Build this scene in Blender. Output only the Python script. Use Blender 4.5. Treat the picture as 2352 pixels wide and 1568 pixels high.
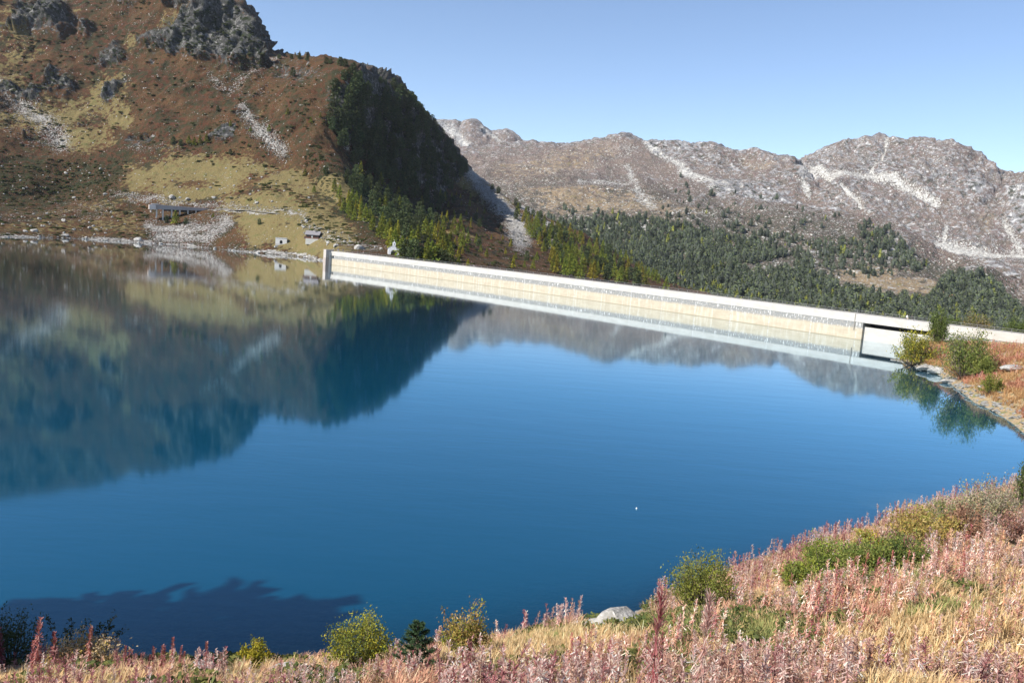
import bpy, math, numpy as np
R_ = math.radians
scene = bpy.context.scene
for o in list(bpy.data.objects): bpy.data.objects.remove(o)

# ------------------------------------------------------------------ camera
CAMZ = 22.0
FQ = 1883.5                      # focal length in units of a 2352 px wide picture
RHO = 0.0725                     # roll
PITCH = math.atan((784 - 590/1.08844)*math.cos(RHO)/FQ)
_F = np.array([0, math.cos(PITCH), -math.sin(PITCH)])
_R = np.array([1.0, 0, 0]); _U = np.array([0, math.sin(PITCH), math.cos(PITCH)])
cR = math.cos(RHO)*_R + math.sin(RHO)*_U
cU = math.cos(RHO)*_U - math.sin(RHO)*_R
CAM = np.array([0, 0, CAMZ])
from mathutils import Matrix, Vector
cam_d = bpy.data.cameras.new('camera'); cam = bpy.data.objects.new('camera', cam_d)
scene.collection.objects.link(cam); scene.camera = cam
cam_d.sensor_width = 36; cam_d.lens = 36*FQ/2352; cam_d.clip_start = 0.3; cam_d.clip_end = 20000
m = Matrix(((cR[0], cU[0], -_F[0], 0), (cR[1], cU[1], -_F[1], 0), (cR[2], cU[2], -_F[2], CAMZ), (0, 0, 0, 1)))
cam.matrix_world = m

# ------------------------------------------------------------------ light
SUN = np.array([-0.87, -0.49, 0]); SUN /= np.linalg.norm(SUN); SEL = R_(41)
SUN = np.array([SUN[0]*math.cos(SEL), SUN[1]*math.cos(SEL), math.sin(SEL)])
sd = bpy.data.lights.new('sun', 'SUN'); sd.energy = 5.0; sd.angle = R_(0.8); sd.color = (1.0, 0.95, 0.88)
so = bpy.data.objects.new('sun', sd); scene.collection.objects.link(so)
so.rotation_euler = Vector(SUN).to_track_quat('Z', 'Y').to_euler()
w = bpy.data.worlds.new("World"); scene.world = w; w.use_nodes = True
nt = w.node_tree; nt.nodes.clear()
sky = nt.nodes.new('ShaderNodeTexSky'); sky.sky_type = 'NISHITA'; sky.sun_disc = False
sky.sun_elevation = SEL; sky.sun_rotation = math.atan2(SUN[0], SUN[1])
sky.altitude = 3000; sky.air_density = 1.0; sky.dust_density = 0.1; sky.ozone_density = 1.2
bg = nt.nodes.new('ShaderNodeBackground'); bg.inputs[1].default_value = 0.107
wo = nt.nodes.new('ShaderNodeOutputWorld')
nt.links.new(sky.outputs[0], bg.inputs[0]); nt.links.new(bg.outputs[0], wo.inputs[0])
scene.view_settings.view_transform = 'Standard'; scene.view_settings.look = 'None'
scene.view_settings.gamma = 1; scene.view_settings.exposure = 0.85
scene.render.engine = 'CYCLES'
scene.cycles.max_bounces = 6; scene.cycles.transparent_max_bounces = 8
scene.cycles.volume_bounces = 0; scene.cycles.use_denoising = True

# ------------------------------------------------------------------ geometry helpers
rng = np.random.default_rng(7)
def ray(x, y):
    x = np.asarray(x, float)[..., None]; y = np.asarray(y, float)[..., None]
    return _F + (x-1176)/FQ*cR - (y-784)/FQ*cU
def proj(P):
    d = np.asarray(P, float) - CAM; z = np.maximum(d@_F, .01)
    return 1176+FQ*(d@cR)/z, 784-FQ*(d@cU)/z
def at_r(x, y, r):
    d = ray(x, y); return CAM + d*(np.asarray(r)/np.hypot(d[..., 0], d[..., 1]))[..., None]
def at_z(x, y, z=0.0):
    d = ray(x, y); return CAM + d*((z-CAMZ)/d[..., 2])[..., None]
def at_rz(x, r, z):
    y = 600.
    for _ in range(12):
        p = at_r(x, y, r); y += (p[2]-z)/r*FQ*.98
    return at_r(x, y, r)

def _hash(ix, iy, iz, seed):
    h = (ix*374761393 + iy*668265263 + iz*2147483647 + seed*974634777) & 0xffffffff
    h = ((h ^ (h >> 13))*1274126177) & 0xffffffff
    h = ((h ^ (h >> 16))*2246822519) & 0xffffffff
    return ((h ^ (h >> 15)) & 0xffffff)/16777215.0
def vnoise(p, seed=0):
    i = np.floor(p).astype(np.int64); f = p-i; f = f*f*f*(f*(f*6-15)+10)
    out = 0
    for dx in (0, 1):
        for dy in (0, 1):
            for dz in (0, 1):
                wgt = (f[..., 0] if dx else 1-f[..., 0])*(f[..., 1] if dy else 1-f[..., 1])*(f[..., 2] if dz else 1-f[..., 2])
                out = out + wgt*_hash(i[..., 0]+dx, i[..., 1]+dy, i[..., 2]+dz, seed)
    return out*2-1
def fbm(p, octv=4, seed=0, gain=.5, ridged=False):
    a, s, tot = 1.0, 0, 0
    for k in range(octv):
        n = vnoise(p*(2.03**k)+k*17.3, seed+k)
        if ridged: n = 1-2*np.abs(n)
        s = s+a*n; tot += a; a *= gain
    return s/tot
def sstep(a, b, x):
    t = np.clip((x-a)/(b-a), 0, 1); return t*t*(3-2*t)
def inpoly(u, v, poly):
    u = np.asarray(u); v = np.asarray(v); c = np.zeros(u.shape, bool); n = len(poly)
    for i in range(n):
        x1, y1 = poly[i]; x2, y2 = poly[(i+1) % n]
        if y1 == y2: continue
        c ^= ((y1 > v) != (y2 > v)) & (u < (x2-x1)*(v-y1)/(y2-y1)+x1)
    return c
def segdist(u, v, a, b):
    ax, ay = a; bx, by = b; L = (bx-ax)**2+(by-ay)**2
    t = np.clip(((u-ax)*(bx-ax)+(v-ay)*(by-ay))/L, 0, 1)
    return np.hypot(u-ax-t*(bx-ax), v-ay-t*(by-ay))
def blob(u, v, poly, soft):
    """soft membership of a polygon"""
    d = np.full(u.shape, 1e9)
    for i in range(len(poly)):
        d = np.minimum(d, segdist(u, v, poly[i], poly[(i+1) % len(poly)]))
    ins = inpoly(u, v, poly)
    soft = soft*1.9
    return np.clip(np.where(ins, .5+d/(2*soft), .5-d/(2*soft)), 0, 1)
def streak(u, v, line, w0, w1=None):
    w1 = w1 or w0; out = np.zeros(u.shape); n = len(line)-1
    for i in range(n):
        ww = w0+(w1-w0)*(i+.5)/n
        out = np.maximum(out, np.clip(1.2-segdist(u, v, line[i], line[i+1])/ww, 0, 1))
    return out

def mesh_tris(name, V, T, mats, cols=None, smooth=False, matidx=None, attrs=None):
    V = np.asarray(V, np.float32); T = np.asarray(T, np.int32); k = T.shape[1]
    me = bpy.data.meshes.new(name); me.vertices.add(len(V)); me.vertices.foreach_set('co', V.ravel())
    me.loops.add(T.size); me.loops.foreach_set('vertex_index', T.ravel())
    me.polygons.add(len(T)); me.polygons.foreach_set('loop_start', np.arange(0, T.size, k, dtype=np.int32))
    me.polygons.foreach_set('loop_total', np.full(len(T), k, np.int32))
    if matidx is not None: me.polygons.foreach_set('material_index', np.asarray(matidx, np.int32))
    me.polygons.foreach_set('use_smooth', np.full(len(T), smooth))
    for mt in (mats if isinstance(mats, (list, tuple)) else [mats]): me.materials.append(mt)
    if cols is not None:
        a = me.attributes.new('col', 'FLOAT_COLOR', 'POINT')
        c = np.ones((len(V), 4), np.float32); c[:, :3] = cols; a.data.foreach_set('color', c.ravel())
    for nme, arr in (attrs or {}).items():
        a = me.attributes.new(nme, 'FLOAT', 'POINT'); a.data.foreach_set('value', np.asarray(arr, np.float32).ravel())
    me.update(calc_edges=True); me.validate()
    return me
def link(name, me, parent=None, label=None, cat=None, group=None, kind=None, loc=None, rz=0, sc=None):
    o = bpy.data.objects.new(name, me); scene.collection.objects.link(o)
    if parent is not None: o.parent = parent
    if label: o['label'] = label
    if cat: o['category'] = cat
    if group: o['group'] = group
    if kind: o['kind'] = kind
    if loc is not None: o.location = [float(a) for a in loc]
    if rz: o.rotation_euler = (0, 0, rz)
    if sc is not None: o.scale = (sc, sc, sc) if np.isscalar(sc) else sc
    return o

class MB:
    """collects boxes, prisms and tubes into one mesh"""
    def __init__(s): s.v = []; s.f = []; s.c = []; s.n = 0
    def add(s, V, F, col=None):
        V = np.asarray(V, float); s.v.append(V)
        for f in F: s.f.append([i+s.n for i in f])
        s.c.append(np.tile(col if col is not None else (1, 1, 1), (len(V), 1))); s.n += len(V)
    def box(s, c, size, rz=0, col=None, top=1.0):
        x, y, z = [a/2 for a in size]
        V = np.array([(-x, -y, -z), (x, -y, -z), (x, y, -z), (-x, y, -z), (-x*top, -y*top, z), (x*top, -y*top, z), (x*top, y*top, z), (-x*top, y*top, z)])
        V = V@np.array([[math.cos(rz), math.sin(rz), 0], [-math.sin(rz), math.cos(rz), 0], [0, 0, 1]])+np.array(c)
        s.add(V, [(3, 2, 1, 0), (4, 5, 6, 7), (0, 1, 5, 4), (1, 2, 6, 5), (2, 3, 7, 6), (3, 0, 4, 7)], col); return s
    def prism(s, outline, d0, d1, axis='y', col=None):
        n = len(outline)
        if axis == 'y': V = [(a, d0, b) for a, b in outline]+[(a, d1, b) for a, b in outline]
        elif axis == 'x': V = [(d0, a, b) for a, b in outline]+[(d1, a, b) for a, b in outline]
        else: V = [(a, b, d0) for a, b in outline]+[(a, b, d1) for a, b in outline]
        F = [tuple(range(n)), tuple(range(2*n-1, n-1, -1))]+[(i, i+n, (i+1) % n+n, (i+1) % n) for i in range(n)]
        s.add(V, F, col); return s
    def tube(s, pts, rad, k=6, col=None):
        pts = np.asarray(pts, float); n = len(pts); rad = np.broadcast_to(rad, (n,))
        V = []
        for i in range(n):
            t = pts[min(i+1, n-1)]-pts[max(i-1, 0)]; t = t/np.linalg.norm(t)
            a = np.cross(t, [0, 0, 1.0] if abs(t[2]) < .9 else [1.0, 0, 0]); a /= np.linalg.norm(a); b = np.cross(t, a)
            for j in range(k):
                th = 2*math.pi*j/k; V.append(pts[i]+rad[i]*(math.cos(th)*a+math.sin(th)*b))
        F = [(i*k+j, i*k+(j+1) % k, (i+1)*k+(j+1) % k, (i+1)*k+j) for i in range(n-1) for j in range(k)]
        F += [tuple(range(k-1, -1, -1)), tuple(range((n-1)*k, n*k))]
        s.add(V, F, col); return s
    def mesh(s, name, mats, attr=None):
        V = np.concatenate(s.v); me = bpy.data.meshes.new(name)
        me.from_pydata(V.tolist(), [], s.f)
        for mt in (mats if isinstance(mats, (list, tuple)) else [mats]): me.materials.append(mt)
        a = me.attributes.new('col', 'FLOAT_COLOR', 'POINT'); c = np.ones((len(V), 4), np.float32); c[:, :3] = np.concatenate(s.c)
        a.data.foreach_set('color', c.ravel())
        bpy_bm = __import__('bmesh'); bm = bpy_bm.new(); bm.from_mesh(me); bpy_bm.ops.recalc_face_normals(bm, faces=bm.faces); bm.to_mesh(me); bm.free()
        return me

# ------------------------------------------------------------------ materials
class NT:
    def __init__(s, name):
        s.m = bpy.data.materials.new(name); s.m.use_nodes = True; s.t = s.m.node_tree; s.t.nodes.clear()
        s.out = s.t.nodes.new('ShaderNodeOutputMaterial'); s.geo = None
    def n(s, typ, **kw):
        nd = s.t.nodes.new(typ)
        for k, v in kw.items(): setattr(nd, k, v)
        return nd
    def put(s, sock, v):
        if isinstance(v, bpy.types.NodeSocket): s.t.links.new(v, sock)
        else:
            if sock.type == 'RGBA' and len(v) == 3: v = (*v, 1)
            sock.default_value = v
    def pos(s):
        if s.geo is None: s.geo = s.n('ShaderNodeNewGeometry')
        return s.geo.outputs['Position']
    def mapp(s, scale, vec=None):
        nd = s.n('ShaderNodeMapping'); s.put(nd.inputs[0], vec or s.pos()); nd.inputs[3].default_value = scale; return nd.outputs[0]
    def noise(s, scale, detail=4, rough=.55, vec=None, dist=0):
        nd = s.n('ShaderNodeTexNoise'); s.put(nd.inputs['Vector'], vec or s.pos()); nd.inputs['Scale'].default_value = scale
        nd.inputs['Detail'].default_value = detail; nd.inputs['Roughness'].default_value = rough; nd.inputs['Distortion'].default_value = dist
        return nd.outputs[0]
    def vor(s, scale, vec=None, feat='F1', out=0):
        nd = s.n('ShaderNodeTexVoronoi', feature=feat); s.put(nd.inputs['Vector'], vec or s.pos()); nd.inputs['Scale'].default_value = scale
        return nd.outputs[out]
    def math(s, op, a, b=0.0, c=0.0):
        nd = s.n('ShaderNodeMath', operation=op); s.put(nd.inputs[0], a); s.put(nd.inputs[1], b); s.put(nd.inputs[2], c); return nd.outputs[0]
    def ramp(s, x, a, b, lo=0.0, hi=1.0):
        nd = s.n('ShaderNodeMapRange', interpolation_type='SMOOTHSTEP'); s.put(nd.inputs[0], x)
        nd.inputs[1].default_value = a; nd.inputs[2].default_value = b; nd.inputs[3].default_value = lo; nd.inputs[4].default_value = hi
        return nd.outputs[0]
    def mix(s, f, a, b):
        nd = s.n('ShaderNodeMix', data_type='RGBA'); s.put(nd.inputs[0], f); s.put(nd.inputs[6], a); s.put(nd.inputs[7], b); return nd.outputs[2]
    def attr(s, name, col=False):
        nd = s.n('ShaderNodeAttribute', attribute_name=name); return nd.outputs[0] if col else nd.outputs[2]
    def bump(s, h, strength=.5, dist=1.0, nrm=None):
        nd = s.n('ShaderNodeBump'); s.put(nd.inputs['Height'], h); nd.inputs['Strength'].default_value = strength; nd.inputs['Distance'].default_value = dist
        if nrm is not None: s.put(nd.inputs['Normal'], nrm)
        return nd.outputs[0]
    def surf(s, col, rough=.9, nrm=None, spec=.2, metal=0):
        p = s.n('ShaderNodeBsdfPrincipled'); s.put(p.inputs['Base Color'], col); s.put(p.inputs['Roughness'], rough)
        p.inputs['Specular IOR Level'].default_value = spec; p.inputs['Metallic'].default_value = metal
        if nrm is not None: s.put(p.inputs['Normal'], nrm)
        s.t.links.new(p.outputs[0], s.out.inputs[0]); return s.m

def terrain_mat(name, k, pal, speck=.12):
    """k: metres of the finest clump"""
    t = NT(name)
    fine = t.noise(1/k, 5, .65); mid = t.noise(1/(k*7), 5, .6); big = t.noise(1/(k*40), 4, .55)
    str_ = t.noise(1/(k*2.2), 5, .6, vec=t.mapp((1, 1, .35)))
    heath = t.mix(t.ramp(mid, .38, .62), pal['heath_dark'], pal['heath_red'])
    heath = t.mix(t.ramp(big, .43, .63, 0, .85), heath, t.mix(t.ramp(fine, .42, .6), pal['heath_red'], pal['ochre']))
    heath = t.mix(t.ramp(t.math('ADD', fine, t.math('MULTIPLY', t.attr('green'), .3)), .52, .58), heath, pal['shrub'])
    gr = t.mix(t.ramp(fine, .35, .7), pal['grass'], pal['ochre'])
    gr = t.mix(t.ramp(mid, .5, .75), gr, pal['grass_green'])
    fz = t.math('MULTIPLY', t.math('SUBTRACT', t.noise(1/(k*4), 6, .72), .5), 2.6)
    c = t.mix(t.ramp(t.math('ADD', t.attr('grass'), fz), .4, .6), heath, gr)
    # bare stones
    vs = t.vor(1/(k*1.7), vec=t.mapp((1, 1, .8))); vr = t.vor(1/(k*1.7), vec=t.mapp((1, 1, .8)), out=1)
    sep = t.n('ShaderNodeSeparateColor'); t.put(sep.inputs[0], vr)
    amount = t.math('ADD', t.math('MULTIPLY', t.ramp(t.noise(1/(k*25), 4, .6), .45, .75), .22), speck)
    amount = t.math('ADD', amount, t.math('MULTIPLY', t.attr('scree'), .8))
    stone = t.math('MULTIPLY', t.math('LESS_THAN', sep.outputs[0], t.math('MULTIPLY', t.math('MULTIPLY', amount, .8), t.ramp(t.noise(1/(k*12), 3, .6), .40, .62))), t.math('LESS_THAN', vs, t.math('MULTIPLY_ADD', sep.outputs[2], .35, .12)))
    sn = t.noise(1/(k*1.1), 3, .6, vec=t.mapp((1, 1, .6)))
    stone = t.math('MAXIMUM', stone, t.ramp(t.math('ADD', sn, t.math('MULTIPLY', amount, .35)), .70, .76))
    stcol = t.mix(sep.outputs[1], pal['stone'], pal['stone_hi'])
    rk = t.mix(t.ramp(str_, .3, .7), pal['rock_dark'], pal['rock'])
    rk = t.mix(t.ramp(t.noise(1/(k*5), 5, .7), .5, .68), rk, pal['rock_hi'])
    rk = t.mix(t.ramp(t.noise(1/(k*6), 6, .7), .50, .60), rk, pal['shrub'])
    scm = t.mix(t.ramp(fine, .35, .65), pal['stone'], pal['stone_hi'])
    c = t.mix(t.ramp(t.math('ADD', t.attr('scree'), fz), .75, 1.15), c, scm)
    c = t.mix(stone, c, stcol)
    c = t.mix(t.ramp(t.math('ADD', t.attr('rock'), fz), .42, .58), c, rk)
    h = t.math('ADD', t.math('MULTIPLY', fine, 1.0), t.math('MULTIPLY', stone, .35))
    h = t.math('ADD', h, t.math('MULTIPLY', mid, 2.0))
    return t.surf(c, .95, t.bump(h, 1.0, k*1.5), .1)

PAL_NEAR = dict(heath_dark=(.040, .038, .019), heath_red=(.090, .036, .020), ochre=(.150, .105, .042), shrub=(.022, .030, .012),
    grass=(.185, .155, .070), grass_green=(.115, .12, .042), stone=(.24, .225, .205), stone_hi=(.44, .425, .40),
    rock_dark=(.035, .035, .032), rock=(.10, .098, .094), rock_hi=(.28, .27, .255))
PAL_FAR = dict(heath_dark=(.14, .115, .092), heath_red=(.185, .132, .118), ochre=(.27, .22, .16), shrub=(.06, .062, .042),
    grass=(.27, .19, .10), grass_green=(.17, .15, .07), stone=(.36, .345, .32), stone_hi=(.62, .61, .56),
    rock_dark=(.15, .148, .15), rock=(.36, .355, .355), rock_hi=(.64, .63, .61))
M_NEAR = terrain_mat('hillside_heath', .9, PAL_NEAR, .10)
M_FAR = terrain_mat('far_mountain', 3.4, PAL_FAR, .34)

def foliage(name, trans=.25, rough=.8):
    t = NT(name); c = t.attr('col', True)
    oi = t.n('ShaderNodeObjectInfo')
    hs = t.n('ShaderNodeHueSaturation'); t.put(hs.inputs['Color'], c)
    t.put(hs.inputs['Value'], t.math('ADD', .8, t.math('MULTIPLY', oi.outputs['Random'], .4)))
    t.put(hs.inputs['Hue'], t.math('ADD', .485, t.math('MULTIPLY', oi.outputs['Random'], .03)))
    d = t.n('ShaderNodeBsdfDiffuse'); t.put(d.inputs[0], hs.outputs[0])
    tr = t.n('ShaderNodeBsdfTranslucent'); t.put(tr.inputs[0], hs.outputs[0])
    mx = t.n('ShaderNodeMixShader'); mx.inputs[0].default_value = trans
    t.t.links.new(d.outputs[0], mx.inputs[1]); t.t.links.new(tr.outputs[0], mx.inputs[2]); t.t.links.new(mx.outputs[0], t.out.inputs[0])
    return t.m
M_LEAF = foliage('leaves', .35); M_NEEDLE = foliage('needles', .1)
def colmat(name, rough=.85, noise_scale=3.0, amt=.25, spec=.2, metal=0):
    t = NT(name); n = t.noise(noise_scale, 5, .6)
    c = t.mix(t.ramp(n, .3, .7, 0, amt), t.attr('col', True), (.12, .11, .09))
    return t.surf(c, rough, t.bump(n, .3, .05), spec, metal)
M_BARK = colmat('bark', .95, 6, .4); M_PAINT = colmat('painted_parts', .7, 1.5, .2)
M_WOOD = colmat('dark_timber', .8, 2.0, .4); M_METAL = colmat('weathered_metal', .5, 3, .2, .4, .6)
def rockmat(name, a, b, hi, s=1.0):
    t = NT(name); n = t.noise(.8*s, 7, .65); n2 = t.noise(4*s, 5, .6)
    c = t.mix(t.ramp(n, .35, .65), a, b); c = t.mix(t.ramp(n2, .55, .7), c, hi)
    return t.surf(c, .9, t.bump(t.math('ADD', n, t.math('MULTIPLY', n2, .3)), .8, .4/s), .15)
M_BOULDER = rockmat('boulder_stone', (.22, .21, .19), (.40, .385, .36), (.58, .56, .53))

# ------------------------------------------------------------------ terrain lofts
class Loft:
    def __init__(s, name, contours, az0, az1, na, rows, disp, masks, mat, front, label=None):
        az = np.linspace(az0, az1, na); Rr = []; Zz = []
        for c in contours:
            P = []
            for e in c:
                if len(e) == 3: P.append(at_r(e[0], e[1], e[2]))
                elif e[1] is None: P.append(at_rz(e[0], e[2], e[3]))
                else: P.append(at_z(e[0], e[1], e[3]))
            P = np.array(P); a = np.arctan2(P[:, 0], P[:, 1]); r = np.hypot(P[:, 0], P[:, 1]); o = np.argsort(a)
            Rr.append(np.interp(az, a[o], r[o])); Zz.append(np.interp(az, a[o], P[o, 2]))
        Rr = np.array(Rr); Zz = np.array(Zz)
        kk = max(3, int(round(na*R_(1.1)/(az1-az0)))); ker = np.exp(-np.linspace(-2, 2, 2*kk+1)**2); ker /= ker.sum()
        for i in range(len(Rr)):
            w_ = 0 if i in (int(front),) else 1
            for A_ in ((Rr,) if not w_ else (Rr, Zz)):
                if name == 'mountain_slope' and i == 1: continue
                A_[i] = np.convolve(np.pad(A_[i], kk, mode='edge'), ker, 'valid')
        t = []; 
        for i, k in enumerate(rows): t.append(np.linspace(i, i+1, k, endpoint=False))
        t = np.concatenate(t+[[len(rows)]]); i0 = np.minimum(t.astype(int), len(rows)-1); f = t-i0
        # gentle rounding: mix of linear and catmull
        def interp(A):
            n = len(A); p0 = A[np.maximum(i0-1, 0)]; p1 = A[i0]; p2 = A[i0+1]; p3 = A[np.minimum(i0+2, n-1)]; ff = f[:, None]
            cm = .5*(2*p1+(p2-p0)*ff+(2*p0-5*p1+4*p2-p3)*ff**2+(3*p1-p0-3*p2+p3)*ff**3)
            return .65*(p1+(p2-p1)*ff)+.35*cm
        r = interp(Rr); z = interp(Zz)
        X = r*np.sin(az); Y = r*np.cos(az); P = np.stack([X, Y, z], -1)
        u, v = proj(P); s.t = t
        T = np.broadcast_to(t[:, None], r.shape)
        mk = masks(u, v, T, P)
        dn = np.cross(np.gradient(P, axis=1), np.gradient(P, axis=0)); dn /= np.linalg.norm(dn, axis=-1, keepdims=True)+1e-9
        s.n = dn; P = P + disp(P, dn, mk, T, r)
        s.P = P; s.u, s.v = proj(P); M, N = r.shape
        idx = np.arange(M*N).reshape(M, N)
        Q = np.stack([idx[:-1, :-1], idx[:-1, 1:], idx[1:, 1:], idx[1:, :-1]], -1).reshape(-1, 4)
        s.mk = mk
        me = mesh_tris(name, P.reshape(-1, 3), Q, mat, smooth=True, attrs={k: a for k, a in mk.items() if k != 'u'})
        s.o = link(name, me, kind='structure')
        # look-up of the visible front
        s.front = front
        sel = (T <= front); uu = s.u[sel]; vv = s.v[sel]; PP = P[sel]; rr = np.hypot(PP[:, 0], PP[:, 1])
        s.lut = {}; ku = (uu/4).astype(int); kv = (vv/4).astype(int)
        order = np.argsort(-rr); s.NN = np.where(dn[sel][:, 2:] > 0, dn[sel], -dn[sel])
        key = ku.astype(np.int64)*100000+kv
        s.lut = dict(zip(key[order].tolist(), order.tolist())); s.PP = PP
    def at(s, x, y, lift=0.0):
        ku, kv = int(x/4), int(y/4)
        for d in range(0, 8):
            best = None
            for i in range(-d, d+1):
                for j in (-d, d) if abs(i) != d else range(-d, d+1):
                    q = s.lut.get((ku+i)*100000+kv+j)
                    if q is not None and (best is None): best = q
            if best is not None:
                if lift and s.NN[best][2] < .75: return s.PP[best]+s.NN[best]*[1, 1, 0]*lift-[0, 0, lift*.4]
                return s.PP[best]
        return None

Z0 = lambda x, y: (x, y, None, 0.0)

# dam line from the crest
DH = 7.2
crest_px = np.array([(759, 577), (870, 588.5), (965, 600.5), (1148.5, 620.5), (1336.6, 643.5), (1617, 677.5), (1996, 725), (2070, 734.5), (2352, 767)])
cw = at_z(crest_px[:, 0], crest_px[:, 1], DH)
_pc = np.polyfit(cw[:, 0], cw[:, 1], 2)
dam_x = np.linspace(cw[0, 0], cw[-1, 0]+30, 161); dam_y = np.polyval(_pc, dam_x)
dam_az = np.arctan2(dam_x, dam_y); dam_rr = np.hypot(dam_x, dam_y)
def dam_r(xq, back=14):
    a = at_r(xq, 600+(xq-760)*.13, 300.); return float(np.interp(math.atan2(a[0], a[1]), dam_az, dam_rr))+back

# ---- near mountain on the left
def zc(x, z, back=13): return (x, None, dam_r(x, back), z)
A0 = [(-1500, None, 460, -8), (-600, None, 500, -8), (0, None, 520, -8), (300, None, 555, -8), (600, None, 495, -8), (740, None, 440, -8), (790, None, dam_r(790, 4), -8), (1000, None, dam_r(1000, 8), -20), (1300, None, dam_r(1300, 8), -30), (1700, None, dam_r(1700, 8), -42)]
A1 = [(-1500, None, 490, 0), (-600, None, 530, 0), Z0(-100, 541), Z0(0, 545), Z0(150, 546.5), Z0(300, 556), Z0(400, 562), Z0(520, 574), Z0(600, 582), Z0(680, 589), Z0(752, 601),
      zc(775, 6.2, 7), zc(810, 6.8, 7), zc(905, 6.9, 9), zc(1000, 3.5), zc(1100, -4), zc(1200, -10), zc(1400, -22), zc(1700, -36)]
A2 = [(-1500, 400, 590), (-600, 430, 600), (0, 516, 625), (180, 510, 655), (330, 494, 665), (480, 479, 655), (620, 483, 605), (700, 515, 560), (760, 545, 515), (830, 563, 488), (905, 575, 455), (1000, 592, 445), (1100, 608, 470), (1200, 622, 540), (1300, 635, 610), (1400, 648, 670), (1500, 665, 740), (1600, 690, 820), (1750, 720, 900)]
A3 = [(-1500, 300, 750), (-600, 330, 750), (0, 455, 740), (150, 450, 760), (300, 385, 770), (400, 352, 765), (560, 356, 730), (700, 400, 680), (750, 450, 630), (800, 490, 580), (880, 530, 530), (960, 562, 510), (1060, 580, 545), (1150, 590, 610), (1250, 600, 690), (1350, 610, 760), (1450, 632, 850), (1550, 667, 920), (1750, 715, 960)]
A4 = [(-1500, 0, 1000), (-600, 60, 1000), (0, 200, 930), (200, 200, 910), (330, 190, 880), (450, 195, 840), (600, 240, 780), (700, 270, 720), (775, 335, 705), (840, 410, 790), (900, 445, 860), (960, 462, 940), (1020, 468, 1020), (1065, 445, 1090), (1120, 505, 960), (1200, 530, 920), (1300, 560, 960), (1400, 600, 1010), (1500, 645, 1060), (1750, 715, 1100)]
A5 = [(-1500, -500, 1500), (-600, -400, 1500), (-300, -310, 1400), (0, -215, 1300), (230, -138, 1150), (320, -80, 1050), (400, -62, 1000), (480, -12, 960), (500, -4, 955), (520, 0, 950), (545, 12, 940), (560, 32, 935), (575, 55, 925), (592, 88, 915), (600, 100, 905), (618, 120, 890), (650, 132, 870), (690, 134, 850), (740, 142, 800), (790, 150, 750), (820, 157, 750), (840, 170, 800), (855, 182, 840), (880, 192, 880), (905, 200, 915), (930, 218, 960), (955, 242, 1005), (975, 265, 1040), (995, 290, 1075), (1020, 318, 1110), (1040, 345, 1150), (1065, 382, 1190), (1085, 402, 1190), (1110, 417, 1150), (1150, 443, 1080), (1185, 470, 1080), (1230, 492, 1085), (1290, 522, 1100), (1360, 560, 1130), (1430, 604, 1150), (1500, 645, 1180), (1560, 676, 1200), (1750, 750, 1300)]
A6 = [(x, y+60+(40 if x < 500 else 0), r*1.25+60) for x, y, r in A5]
A7 = [(x, y+700, r*1.5+600) for x, y, r in A5]

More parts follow.
